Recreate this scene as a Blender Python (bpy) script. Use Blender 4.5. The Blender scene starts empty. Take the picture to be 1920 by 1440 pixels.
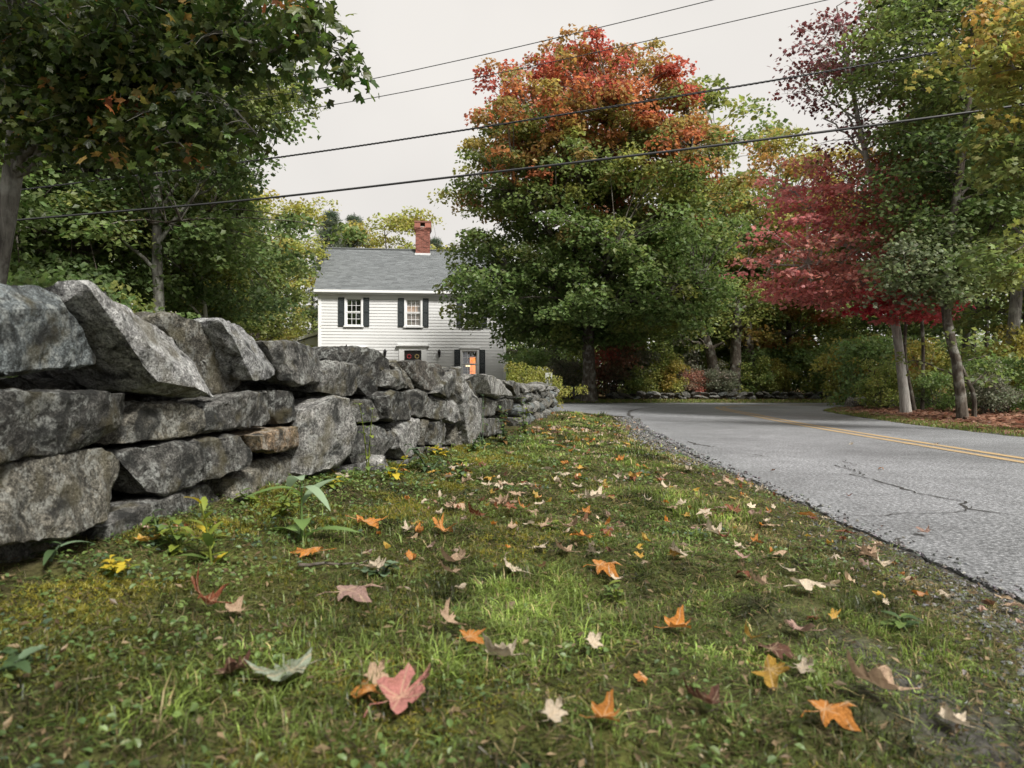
import bpy, bmesh, math
import numpy as np
from mathutils import Vector, Matrix

# ------------------------------------------------------------------ scene, camera, light
sc = bpy.context.scene
F, HOR, CAMZ = 1280.0, 725.0, 0.65          # focal length in photo pixels, horizon row, eye height
cam_d = bpy.data.cameras.new('camera')
cam_d.lens, cam_d.sensor_width = 24.0, 36.0
cam_d.clip_start, cam_d.clip_end = 0.05, 600
cam_d.dof.use_dof = True
cam_d.dof.focus_distance = 6.5
cam_d.dof.aperture_fstop = 5.0
cam = bpy.data.objects.new('camera', cam_d)
cam.location = (0, 0, CAMZ)
cam.rotation_euler = (math.radians(90) + math.atan((HOR - 720) / F), 0, 0)
sc.collection.objects.link(cam)
sc.camera = cam

SUN_EL, SUN_AZ = math.radians(50), math.radians(142)     # azimuth clockwise from +Y
world = bpy.data.worlds.new('World'); sc.world = world
world.use_nodes = True
wn, wl = world.node_tree.nodes, world.node_tree.links
wn.clear()
sky = wn.new('ShaderNodeTexSky'); sky.sky_type = 'NISHITA'; sky.sun_disc = False
sky.sun_elevation, sky.sun_rotation = SUN_EL, SUN_AZ
sky.dust_density, sky.air_density = 4.0, 1.0
hs = wn.new('ShaderNodeHueSaturation'); hs.inputs['Saturation'].default_value = 0.2
sclv = wn.new('ShaderNodeMix'); sclv.data_type = 'RGBA'; sclv.blend_type = 'MULTIPLY'
sclv.inputs[0].default_value = 1.0
sclv.inputs[7].default_value = (0.05, 0.05, 0.05, 1)
mixc = wn.new('ShaderNodeMix'); mixc.data_type = 'RGBA'; mixc.inputs[0].default_value = 0.88
cn_ = wn.new('ShaderNodeTexNoise'); cn_.inputs['Scale'].default_value = 1.6; cn_.inputs['Detail'].default_value = 4
cr_ = wn.new('ShaderNodeValToRGB'); wl.new(cn_.outputs[0], cr_.inputs[0])
cr_.color_ramp.elements[0].position, cr_.color_ramp.elements[0].color = .32, (0.325, 0.313, 0.300, 1)   # thin high cloud, faintly uneven
cr_.color_ramp.elements[1].position, cr_.color_ramp.elements[1].color = .68, (0.405, 0.388, 0.366, 1)
wl.new(cr_.outputs[0], mixc.inputs[7])
bg = wn.new('ShaderNodeBackground'); bg.inputs['Strength'].default_value = 1.0
wo = wn.new('ShaderNodeOutputWorld')
wl.new(sky.outputs[0], hs.inputs['Color'])
wl.new(hs.outputs[0], sclv.inputs[6])
wl.new(sclv.outputs[2], mixc.inputs[6])
wl.new(mixc.outputs[2], bg.inputs['Color'])
wl.new(bg.outputs[0], wo.inputs['Surface'])

sun_d = bpy.data.lights.new('sun', 'SUN')
sun_d.energy, sun_d.angle, sun_d.color = 2.9, math.radians(13), (1.0, 0.955, 0.89)
sun = bpy.data.objects.new('sun', sun_d)
sd_ = Vector((math.sin(SUN_AZ) * math.cos(SUN_EL), math.cos(SUN_AZ) * math.cos(SUN_EL), math.sin(SUN_EL)))
sun.rotation_euler = (-sd_).to_track_quat('-Z', 'Y').to_euler()
sun.location = (8, -8, 20)
sc.collection.objects.link(sun)

vs = sc.view_settings
vs.view_transform, vs.look, vs.exposure, vs.gamma = 'Standard', 'None', 1.25, 1.0
vs.use_curve_mapping = False
sc.render.engine = 'CYCLES'
cy = sc.cycles
cy.max_bounces, cy.diffuse_bounces, cy.glossy_bounces, cy.transmission_bounces, cy.transparent_max_bounces = 5, 3, 2, 4, 6
cy.use_denoising = True
cy.caustics_reflective = cy.caustics_refractive = False

COL = sc.collection
RNG = np.random.default_rng(7)

# ------------------------------------------------------------------ helpers
def P(px, py, d):
    return np.array([(px - 960) / F * d, d, CAMZ + (HOR - py) / F * d])

def _h(ix, iy, iz, seed):
    n = (ix.astype(np.int64) * 374761393 + iy.astype(np.int64) * 668265263 + iz.astype(np.int64) * 2147483647 + seed * 974634777) & 0xFFFFFFFF
    n = ((n ^ (n >> 13)) * 1274126177) & 0xFFFFFFFF
    n = ((n ^ (n >> 16)) * 2246822519) & 0xFFFFFFFF
    return ((n ^ (n >> 15)) & 0xFFFF) / 32767.5 - 1.0

def noise(p, seed=0):
    p = np.asarray(p, float)
    if p.shape[1] == 2: p = np.c_[p, np.zeros(len(p))]
    i = np.floor(p).astype(np.int64); f = p - i
    u = f * f * (3 - 2 * f)
    r = 0
    for a in (0, 1):
        for b in (0, 1):
            for c in (0, 1):
                w = (u[:, 0] if a else 1 - u[:, 0]) * (u[:, 1] if b else 1 - u[:, 1]) * (u[:, 2] if c else 1 - u[:, 2])
                r = r + w * _h(i[:, 0] + a, i[:, 1] + b, i[:, 2] + c, seed)
    return r

def fbm(p, seed=0, oct=3):
    p = np.asarray(p, float); r = 0; a = 1.0; s = 0
    for k in range(oct):
        r = r + a * noise(p * 2 ** k, seed + k); s += a; a *= .5
    return r / s

def sstep(a, b, x):
    t = np.clip((x - a) / (b - a), 0, 1)
    return t * t * (3 - 2 * t)

def empty(name, loc, rz=0, parent=None):
    o = bpy.data.objects.new(name, None); COL.objects.link(o)
    o.location = loc; o.rotation_euler = (0, 0, rz)
    o.empty_display_size = .2
    if parent: o.parent = parent
    return o

def tag(o, label=None, cat=None, group=None, kind=None):
    if label: o['label'] = label
    if cat: o['category'] = cat
    if group: o['group'] = group
    if kind: o['kind'] = kind
    return o

class MB:
    """collects vertices, faces and per-vertex colours; build() links them as one mesh object"""
    def __init__(s): s.v = []; s.f = []; s.c = []; s.n = 0
    def add(s, v, f, c=None):
        v = np.asarray(v, float).reshape(-1, 3)
        s.v.append(v)
        if isinstance(f, np.ndarray): s.f.append(f + s.n)
        else:
            by = {}
            for q in f: by.setdefault(len(q), []).append(q)
            for q in by.values(): s.f.append(np.array(q) + s.n)
        if c is not None:
            c = np.asarray(c, float)
            s.c.append(np.broadcast_to(c, (len(v), 3)) if c.ndim == 1 else c)
        s.n += len(v)
        return s
    def box(s, x0, x1, y0, y1, z0, z1, c=None):
        v = [(x, y, z) for z in (z0, z1) for y in (y0, y1) for x in (x0, x1)]
        return s.add(v, [(0, 2, 3, 1), (4, 5, 7, 6), (0, 1, 5, 4), (2, 6, 7, 3), (0, 4, 6, 2), (1, 3, 7, 5)], c)
    def tube(s, path, rad, sides=6, c=None, cap=True):
        path = np.asarray(path, float); n = len(path)
        rad = np.broadcast_to(np.asarray(rad, float), (n,))
        t = np.gradient(path, axis=0); t /= np.linalg.norm(t, axis=1)[:, None] + 1e-9
        ref = np.array([0.31, 0.17, 0.93]) if abs(t[0] @ np.array([0.31, .17, .93])) < .93 else np.array([1., 0, 0])
        a = np.cross(t, ref); a /= np.linalg.norm(a, axis=1)[:, None] + 1e-9
        b = np.cross(t, a)
        ang = np.arange(sides) * 2 * np.pi / sides
        ring = path[:, None] + rad[:, None, None] * (np.cos(ang)[None, :, None] * a[:, None] + np.sin(ang)[None, :, None] * b[:, None])
        i = np.arange(n - 1)[:, None] * sides; k = np.arange(sides)[None]; k2 = (k + 1) % sides
        f = np.stack([i + k, i + sides + k, i + sides + k2, i + k2], -1).reshape(-1, 4)
        s.add(ring.reshape(-1, 3), f, c)
        if cap:
            s.f.append(np.array([[s.n - sides + q for q in range(sides)]]))
        return s
    def mesh(s, name, mat, smooth=False):
        me = bpy.data.meshes.new(name)
        v = np.concatenate(s.v)
        me.vertices.add(len(v)); me.vertices.foreach_set('co', v.ravel())
        li = np.concatenate([f.ravel() for f in s.f]).astype(np.int32)
        sz = np.concatenate([np.full(len(f), f.shape[1]) for f in s.f]).astype(np.int32)
        st = np.concatenate([[0], np.cumsum(sz)[:-1]]).astype(np.int32)
        me.loops.add(len(li)); me.loops.foreach_set('vertex_index', li)
        me.polygons.add(len(sz)); me.polygons.foreach_set('loop_start', st); me.polygons.foreach_set('loop_total', sz)
        me.polygons.foreach_set('use_smooth', np.full(len(sz), bool(smooth)))
        me.update(calc_edges=True)
        if s.c:
            c = np.concatenate(s.c); at = me.attributes.new('col', 'FLOAT_COLOR', 'POINT')
            at.data.foreach_set('color', np.c_[c, np.ones(len(c))].astype(np.float32).ravel())
        if mat: me.materials.append(mat)
        return me
    def build(s, name, mat, parent=None, smooth=False):
        o = bpy.data.objects.new(name, s.mesh(name, mat, smooth)); COL.objects.link(o)
        if parent: o.parent = parent
        return o

def copy_tree(o, parent=None):
    c = o.copy(); COL.objects.link(c); c.parent = parent
    for ch in list(o.children): copy_tree(ch, c)
    return c

# ------------------------------------------------------------------ materials
def new_mat(name):
    m = bpy.data.materials.new(name); m.use_nodes = True
    nt = m.node_tree; nt.nodes.clear()
    out = nt.nodes.new('ShaderNodeOutputMaterial')
    b = nt.nodes.new('ShaderNodeBsdfPrincipled')
    nt.links.new(b.outputs[0], out.inputs[0])
    return m, nt, b, out

def N(nt, t, **kw):
    n = nt.nodes.new(t)
    for k, v in kw.items(): setattr(n, k, v)
    return n

def mixrgb(nt, a, b, fac, mode='MIX'):
    m = N(nt, 'ShaderNodeMix', data_type='RGBA', blend_type=mode)
    for sock, val in ((m.inputs[0], fac), (m.inputs[6], a), (m.inputs[7], b)):
        if hasattr(val, 'is_linked') or hasattr(val, 'links'): nt.links.new(val, sock)
        elif isinstance(val, (int, float)): sock.default_value = val
        else: sock.default_value = (*val, 1)
    return m.outputs[2]

def noise_tex(nt, scale, detail=4, rough=.55, vec=None, dist=0.0):
    n = N(nt, 'ShaderNodeTexNoise'); n.inputs['Scale'].default_value = scale
    n.inputs['Detail'].default_value = detail; n.inputs['Roughness'].default_value = rough
    n.inputs['Distortion'].default_value = dist
    if vec is not None: nt.links.new(vec, n.inputs['Vector'])
    return n

def ramp(nt, fac, stops):
    r = N(nt, 'ShaderNodeValToRGB'); nt.links.new(fac, r.inputs[0])
    e = r.color_ramp.elements
    while len(e) < len(stops): e.new(.5)
    for el, (p, c) in zip(e, stops):
        el.position = p; el.color = (*c, 1) if not isinstance(c, (int, float)) else (c, c, c, 1)
    return r.outputs[0]

def bump(nt, b, h, strength, dist):
    n = N(nt, 'ShaderNodeBump'); n.inputs['Strength'].default_value = strength; n.inputs['Distance'].default_value = dist
    nt.links.new(h, n.inputs['Height']); nt.links.new(n.outputs[0], b.inputs['Normal'])
    return n

def coords(nt, which='Object'):
    return N(nt, 'ShaderNodeTexCoord').outputs[which]

def simple_mat(name, col, rough=.6, var=.15, scale=6.0, spec=.4, metal=0.0):
    m, nt, b, _ = new_mat(name)
    n = noise_tex(nt, scale, vec=coords(nt))
    c = mixrgb(nt, tuple(x * (1 - var) for x in col), tuple(min(1, x * (1 + var)) for x in col), n.outputs[0])
    nt.links.new(c, b.inputs['Base Color'])
    b.inputs['Roughness'].default_value = rough; b.inputs['Metallic'].default_value = metal
    b.inputs['Specular IOR Level'].default_value = spec
    return m

def leaf_mat(name, trans=.46, rough=.5, var=.35, obj_tint=True, veins=False, spec=.35):
    m, nt, b, out = new_mat(name)
    at = N(nt, 'ShaderNodeAttribute', attribute_name='col')
    c = at.outputs['Color']
    geo = N(nt, 'ShaderNodeNewGeometry')
    mr = N(nt, 'ShaderNodeMapRange'); mr.inputs['To Min'].default_value = 1 - var; mr.inputs['To Max'].default_value = 1 + var
    nt.links.new(geo.outputs['Random Per Island'], mr.inputs['Value'])
    comb = N(nt, 'ShaderNodeCombineColor')
    for k in range(3): nt.links.new(mr.outputs[0], comb.inputs[k])
    c = mixrgb(nt, c, comb.outputs[0], 1.0, 'MULTIPLY')
    if obj_tint:
        oi = N(nt, 'ShaderNodeObjectInfo')
        c = mixrgb(nt, c, oi.outputs['Color'], 1.0, 'MULTIPLY')
    nt.links.new(c, b.inputs['Base Color'])
    b.inputs['Roughness'].default_value = rough
    b.inputs['Specular IOR Level'].default_value = spec
    tr = N(nt, 'ShaderNodeBsdfTranslucent')
    hsv = N(nt, 'ShaderNodeHueSaturation'); hsv.inputs['Saturation'].default_value = 1.08; hsv.inputs['Value'].default_value = 1.5
    nt.links.new(c, hsv.inputs['Color']); nt.links.new(hsv.outputs[0], tr.inputs[0])
    mx = N(nt, 'ShaderNodeMixShader'); mx.inputs[0].default_value = trans
    nt.links.new(b.outputs[0], mx.inputs[1]); nt.links.new(tr.outputs[0], mx.inputs[2])
    nt.links.new(mx.outputs[0], out.inputs[0])
    return m

def fallen_mat():
    m, nt, b, out = new_mat('fallen_leaf')
    oi = N(nt, 'ShaderNodeObjectInfo'); tc = coords(nt)
    n1 = noise_tex(nt, 4.5, 5, .65, vec=tc); n2 = noise_tex(nt, 16, 4, .7, vec=tc)
    c = mixrgb(nt, oi.outputs['Color'], (.16, .075, .03), ramp(nt, n1.outputs[0], [(.56, 0.0), (.76, .7)]))
    dk = ramp(nt, n2.outputs[0], [(.3, .72), (.6, 1.08)])
    c = mixrgb(nt, c, dk, 1.0, 'MULTIPLY')
    mins = None                                                         # ribs: thin paler lines fanning from the stalk
    for ax, ay in ((0, 1), (.82, -.57), (.82, .57), (.42, .91), (.42, -.91)):
        dt = N(nt, 'ShaderNodeVectorMath', operation='DOT_PRODUCT'); nt.links.new(tc, dt.inputs[0]); dt.inputs[1].default_value = (ax, ay, 0)
        ab = N(nt, 'ShaderNodeMath', operation='ABSOLUTE'); nt.links.new(dt.outputs['Value'], ab.inputs[0])
        if mins is None: mins = ab.outputs[0]
        else:
            mn = N(nt, 'ShaderNodeMath', operation='MINIMUM'); nt.links.new(mins, mn.inputs[0]); nt.links.new(ab.outputs[0], mn.inputs[1]); mins = mn.outputs[0]
    rib = ramp(nt, mins, [(0.004, .45), (.016, 0.0)])
    c = mixrgb(nt, c, (.62, .47, .30), rib)
    nt.links.new(c, b.inputs['Base Color']); b.inputs['Roughness'].default_value = .55
    b.inputs['Specular IOR Level'].default_value = .35
    bump(nt, b, n2.outputs[0], .6, .05)
    tr = N(nt, 'ShaderNodeBsdfTranslucent'); nt.links.new(c, tr.inputs[0])
    mx = N(nt, 'ShaderNodeMixShader'); mx.inputs[0].default_value = .22
    nt.links.new(b.outputs[0], mx.inputs[1]); nt.links.new(tr.outputs[0], mx.inputs[2]); nt.links.new(mx.outputs[0], out.inputs[0])
    return m

def bark_mat(name, c1, c2, scale=5.0, lichen=0.0):
    m, nt, b, _ = new_mat(name)
    tc = coords(nt); mp = N(nt, 'ShaderNodeMapping'); mp.inputs['Scale'].default_value = (1, 1, .18)
    nt.links.new(tc, mp.inputs[0])
    n1 = noise_tex(nt, scale * 3.5, 6, .65, mp.outputs[0], .6); n2 = noise_tex(nt, scale * .9, 4, vec=tc)
    c = ramp(nt, n1.outputs[0], [(.35, c1), (.65, c2)])
    if lichen:
        c = mixrgb(nt, c, (.42, .43, .39), ramp(nt, n2.outputs[0], [(.5, 0.0), (.62, lichen)]))
    nt.links.new(c, b.inputs['Base Color']); b.inputs['Roughness'].default_value = .9
    b.inputs['Specular IOR Level'].default_value = .15
    bump(nt, b, n1.outputs[0], .8, .03)
    return m

def stone_mat():
    m, nt, b, _ = new_mat('granite')
    tc = coords(nt); oi = N(nt, 'ShaderNodeObjectInfo')
    off = N(nt, 'ShaderNodeVectorMath', operation='ADD')
    sc_ = N(nt, 'ShaderNodeMath', operation='MULTIPLY'); sc_.inputs[1].default_value = 57.0
    nt.links.new(oi.outputs['Random'], sc_.inputs[0])
    nt.links.new(tc, off.inputs[0]); nt.links.new(sc_.outputs[0], off.inputs[1])
    v = off.outputs[0]
    speck = noise_tex(nt, 210, 2, .7, v); mid = noise_tex(nt, 22, 6, .7, v, .4); big = noise_tex(nt, 6, 5, .65, v, 1.0)
    grain = noise_tex(nt, 85, 5, .8, v); pat = noise_tex(nt, 15, 6, .72, v, .8)
    base = oi.outputs['Color']
    c = mixrgb(nt, base, ramp(nt, mid.outputs[0], [(.33, .28), (.5, .9), (.66, 1.5)]), 1.0, 'MULTIPLY')
    c = mixrgb(nt, c, ramp(nt, grain.outputs[0], [(.36, .22), (.5, .95), (.64, 1.75)]), 1.0, 'MULTIPLY')
    c = mixrgb(nt, c, ramp(nt, speck.outputs[0], [(.35, .4), (.5, 1.0), (.66, 1.8)]), .8, 'MULTIPLY')
    lich = ramp(nt, pat.outputs[0], [(.51, 0.0), (.57, 1.0)])
    lm = mixrgb(nt, (0, 0, 0), lich, ramp(nt, grain.outputs[0], [(.42, .1), (.55, .85)]))
    c = mixrgb(nt, c, mixrgb(nt, base, (.50, .525, .50), .5), lm)
    dk = ramp(nt, big.outputs[0], [(.36, .92), (.48, 0.0)])
    c = mixrgb(nt, c, (.018, .019, .018), dk)
    brown = noise_tex(nt, 9, 3, .5, v)
    c = mixrgb(nt, c, (.095, .082, .042), ramp(nt, brown.outputs[0], [(.53, 0.0), (.68, .6)]))
    nt.links.new(c, b.inputs['Base Color']); b.inputs['Roughness'].default_value = .85
    b.inputs['Specular IOR Level'].default_value = .25
    h = mixrgb(nt, mid.outputs[0], grain.outputs[0], .5)
    h2 = mixrgb(nt, h, speck.outputs[0], .25)
    bump(nt, b, h2, 1.0, .03)
    return m

M_stone = stone_mat()
M_leaf = leaf_mat('tree_leaves')
M_leaf_near = leaf_mat('maple_leaves_near', trans=.45, rough=.42, var=.4, spec=.45)
M_grass = leaf_mat('grass_blades', trans=.42, rough=.45, var=.35, obj_tint=False, spec=.45)
M_fallen = fallen_mat()
M_bark = bark_mat('bark_brown', (.035, .028, .022), (.13, .11, .09), 5, .35)
M_barkg = bark_mat('bark_grey', (.08, .075, .068), (.27, .26, .235), 5, .5)
M_pale = bark_mat('bark_silver', (.20, .19, .175), (.46, .44, .41), 4, .4)
M_birch = bark_mat('bark_pale', (.30, .29, .26), (.58, .56, .52), 3, .3)

# ------------------------------------------------------------------ plan of the place (metres)
def spline(pts, n=12):
    p = np.asarray(pts, float); out = []
    q = np.vstack([2 * p[0] - p[1], p, 2 * p[-1] - p[-2]])
    for i in range(1, len(q) - 2):
        t = np.linspace(0, 1, n, endpoint=False)[:, None]
        a, b, c, d = q[i - 1], q[i], q[i + 1], q[i + 2]
        out.append(.5 * (2 * b + (c - a) * t + (2 * a - 5 * b + 4 * c - d) * t * t + (3 * b - a - 3 * c + d) * t ** 3))
    out.append(p[-1:])
    return np.vstack(out)

LEFT_EDGE = [(1.25, -8), (1.40, -1), (1.5, 1), (1.56, 2.05), (1.67, 5.2), (1.82, 7.9), (2.08, 11), (2.50, 13.9)]
FLARE = [(2.50, 13.9), (2.35, 15.2), (1.7, 17.0), (.6, 18.6), (-1.6, 20), (-6, 22)]
DRIVE_END = [(-9.5, 25), (-8.5, 29.5)]
FAR_EDGE = [(-3.5, 27.6), (1, 27.4), (6, 27.3), (12, 27.4), (20, 28), (36, 29), (70, 31)]
INNER = [(70, 24), (36, 23), (20, 22.4), (13, 21.9), (10.5, 21), (8.95, 19.5), (8.16, 17.7), (7.4, 14.6), (6.9, 11.9), (6.57, 8.8), (6.3, 5), (6.1, 1), (5.9, -8)]
LE_S = spline(LEFT_EDGE)
poly = np.vstack([spline(LEFT_EDGE)[:-1], spline(FLARE), np.array(DRIVE_END), spline(FAR_EDGE), spline(INNER)])
# finer, slightly ragged outline
def densify(pl, step=.09, closed=True):
    out = []
    m = len(pl)
    for i in range(m if closed else m - 1):
        a, b = pl[i], pl[(i + 1) % m]; L = np.linalg.norm(b - a)
        k = max(1, int(L / step)) if (a[1] < 20 and abs(a[0]) < 12) else max(1, int(L / .4))
        out.append(a + (b - a) * np.linspace(0, 1, k, endpoint=False)[:, None])
    return np.vstack(out)
polyd = densify(poly)
rag = np.c_[fbm(polyd * 2.2, 3, 4), fbm(polyd * 2.2, 31, 4)] * .10 + np.c_[noise(polyd * 11, 5), noise(polyd * 11, 6)] * .035
polyd = polyd + rag

def sdist(pts, pl):
    """distance to the asphalt outline, negative inside"""
    out = np.empty(len(pts))
    a, b = pl, np.roll(pl, -1, 0); ab = b - a; L2 = (ab ** 2).sum(1) + 1e-12
    for s in range(0, len(pts), 20000):
        p = pts[s:s + 20000]
        ap = p[:, None] - a[None]
        t = np.clip((ap * ab[None]).sum(2) / L2, 0, 1)
        d = np.sqrt(((ap - t[..., None] * ab[None]) ** 2).sum(2)).min(1)
        c = ((a[None, :, 1] > p[:, None, 1]) != (b[None, :, 1] > p[:, None, 1]))
        xi = a[None, :, 0] + (p[:, None, 1] - a[None, :, 1]) * ab[None, :, 0] / np.where(ab[None, :, 1] == 0, 1e-9, ab[None, :, 1])
        ins = (c & (p[:, None, 0] < xi)).sum(1) % 2 == 1
        out[s:s + 20000] = np.where(ins, -d, d)
    return out

WALL = spline([(-1.30, .3), (-1.30, 1.2), (-1.28, 1.75), (-1.2, 2.4), (-.98, 3.5), (-.36, 5.4), (.20, 8.6), (.90, 13.4)], 24)
def wall_x(y): return np.interp(y, WALL[:, 1], WALL[:, 0])

gx = .25 * np.sinh(np.linspace(-math.asinh(140 / .25), math.asinh(140 / .25), 270))
gy = 1.5 + .5 * np.sinh(np.linspace(math.asinh(-12 / .5), math.asinh(240 / .5), 310))
GX, GY = np.meshgrid(gx, gy)
gp = np.c_[GX.ravel(), GY.ravel()]
_core = (np.abs(gp[:, 0]) < 45) & (gp[:, 1] < 70)
gsd = np.full(len(gp), 40.0); gsd[_core] = sdist(gp[_core], poly)
SDG = gsd.reshape(GX.shape)
def sd_fast(pts):
    x, y = pts[:, 0], pts[:, 1]
    j = np.clip(np.searchsorted(gx, x) - 1, 0, len(gx) - 2); i = np.clip(np.searchsorted(gy, y) - 1, 0, len(gy) - 2)
    u = np.clip((x - gx[j]) / (gx[j + 1] - gx[j]), 0, 1); w = np.clip((y - gy[i]) / (gy[i + 1] - gy[i]), 0, 1)
    return (SDG[i, j] * (1 - u) + SDG[i, j + 1] * u) * (1 - w) + (SDG[i + 1, j] * (1 - u) + SDG[i + 1, j + 1] * u) * w

def ground_z(x, y, sd=None):
    x = np.atleast_1d(np.asarray(x, float)); y = np.atleast_1d(np.asarray(y, float))
    pts = np.c_[x, y]
    if sd is None: sd = sd_fast(pts)
    z = np.where(sd < -.13, -.07 + .058 * sstep(-.35, -.13, sd), -.012 + .024 * sstep(.02, .25, sd) + .06 * sstep(.2, 1.6, sd) + .10 * sstep(1.2, 6, sd) + .3 * sstep(6, 40, sd))
    wx = wall_x(y); inw = (y < 13.6)
    dw = x - wx
    z = z + np.where(inw & (sd > 0), .11 * np.exp(-np.clip(dw, 0, 9) / .6) * sstep(.0, .5, sd), 0)
    z = z + np.where((x < wx) & (sd > 0), .10 * sstep(0, 2.5, -dw) * sstep(15, 12, y) , 0)
    micro = fbm(pts * 3.1, 11, 4) * .032 + fbm(pts * 12, 15, 2) * .016
    z = z + np.where(sd > 0, micro * sstep(.0, .4, sd), 0)
    return z

def gz(x, y): return float(ground_z(x, y)[0])

def ground_hit(px, py):
    d = F * .5 / max(py - HOR, 4)
    for _ in range(8):
        d = .5 * d + .5 * F * (CAMZ - gz((px - 960) / F * d, d)) / max(py - HOR, 4)
    x = (px - 960) / F * d
    return np.array([x, d, gz(x, d)])

# ------------------------------------------------------------------ ground sheet
def ground_mat():
    m, nt, b, _ = new_mat('soil_and_moss')
    tc = coords(nt)
    n1 = noise_tex(nt, 1.3, 5, .6, tc); n2 = noise_tex(nt, 11, 5, .65, tc); n3 = noise_tex(nt, 60, 3, .6, tc)
    at = N(nt, 'ShaderNodeAttribute', attribute_name='col')
    c = mixrgb(nt, at.outputs['Color'], ramp(nt, n2.outputs[0], [(.3, .45), (.7, 1.4)]), 1.0, 'MULTIPLY')
    c = mixrgb(nt, c, (.11, .115, .03), ramp(nt, n1.outputs[0], [(.45, 0.0), (.62, .45)]))
    c = mixrgb(nt, c, ramp(nt, n3.outputs[0], [(.3, .6), (.7, 1.3)]), 1.0, 'MULTIPLY')
    nt.links.new(c, b.inputs['Base Color']); b.inputs['Roughness'].default_value = .95
    b.inputs['Specular IOR Level'].default_value = .1
    bump(nt, b, n3.outputs[0], .9, .012)
    return m

gzv = ground_z(gp[:, 0], gp[:, 1], gsd)
ni, nj = GX.shape
idx = np.arange(ni * nj).reshape(ni, nj)
gf = np.stack([idx[:-1, :-1], idx[:-1, 1:], idx[1:, 1:], idx[1:, :-1]], -1).reshape(-1, 4)
soil, lawn, grav, litter = np.array([.036, .028, .019]), np.array([.045, .050, .016]), np.array([.075, .072, .066]), np.array([.11, .055, .028])
gtrk = np.exp(-((gp[:, 0] - .80 - .12 * fbm(gp * 3, 68, 2)) / .16) ** 2) * sstep(2.2, 1.6, gp[:, 1])
near_wall = np.exp(-np.clip(gp[:, 0] - wall_x(gp[:, 1]), 0, 9) / .5) * (gp[:, 1] < 13.8)
gc = lawn[None] * (1 - near_wall[:, None]) + soil[None] * near_wall[:, None]
ge = np.maximum(sstep(.5, .08, gsd), gtrk)[:, None]; gc = gc * (1 - ge) + grav * .85 * ge
right = ((gp[:, 0] > 6.5) | (gp[:, 1] > 27.5)) & (gsd > .8)
gc = np.where(right[:, None], litter[None] * .55 + soil * .45, gc)
gmb = MB().add(np.c_[gp, gzv], gf, gc)
ground = gmb.build('ground', ground_mat(), smooth=True)
tag(ground, 'mossy soil and lawn under the whole scene', kind='structure')

# ------------------------------------------------------------------ road
def asphalt_mat():
    m, nt, b, _ = new_mat('asphalt')
    tc = coords(nt)
    agg = noise_tex(nt, 48, 6, .85, tc); agg2 = noise_tex(nt, 120, 3, .7, tc); pat = noise_tex(nt, 4.5, 5, .6, tc, .5); big = noise_tex(nt, .55, 4, .55, tc, .6)
    vor = N(nt, 'ShaderNodeTexVoronoi'); vor.inputs['Scale'].default_value = 75; nt.links.new(tc, vor.inputs['Vector'])
    c = ramp(nt, agg.outputs[0], [(.37, (.045, .048, .052)), (.5, (.145, .151, .16)), (.61, (.42, .43, .45))])
    c = mixrgb(nt, c, ramp(nt, agg2.outputs[0], [(.35, .65), (.65, 1.3)]), .8, 'MULTIPLY')
    c = mixrgb(nt, c, ramp(nt, big.outputs[0], [(.3, .74), (.7, 1.2)]), 1.0, 'MULTIPLY')
    c = mixrgb(nt, c, ramp(nt, pat.outputs[0], [(.3, .8), (.7, 1.15)]), 1.0, 'MULTIPLY')
    nt.links.new(c, b.inputs['Base Color']); b.inputs['Roughness'].default_value = .58
    b.inputs['Specular IOR Level'].default_value = .5
    bump(nt, b, agg2.outputs[0], .6, .006)
    return m
M_asphalt = asphalt_mat()
bm = bmesh.new()
top = [bm.verts.new((p[0], p[1], 0)) for p in polyd]
bot = [bm.verts.new((p[0] + 0, p[1], -.09)) for p in polyd]
n_ = len(top)
f_ = bm.faces.new(top)
for i in range(n_):
    bm.faces.new((bot[i], bot[(i + 1) % n_], top[(i + 1) % n_], top[i]))
bmesh.ops.triangulate(bm, faces=[f_])
bmesh.ops.recalc_face_normals(bm, faces=bm.faces)
me = bpy.data.meshes.new('road'); bm.to_mesh(me); bm.free(); me.materials.append(M_asphalt)
road = bpy.data.objects.new('road', me); COL.objects.link(road)
tag(road, 'grey cracked asphalt road bending away behind the leafy bank', kind='structure')

def ribbon(path, w, z, wj=0.0, seed=0):
    p = np.asarray(path, float); t = np.gradient(p, axis=0); t /= np.linalg.norm(t, axis=1)[:, None]
    nrm = np.c_[t[:, 1], -t[:, 0]]
    ww = w * (1 + wj * noise(p * 9, seed))
    a = p - nrm * ww[:, None] / 2; b = p + nrm * ww[:, None] / 2
    v = np.vstack([np.c_[a, np.full(len(p), z)], np.c_[b, np.full(len(p), z)]])
    k = np.arange(len(p) - 1); m_ = len(p)
    return v, np.stack([k, k + m_, k + m_ + 1, k + 1], -1)

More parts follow.
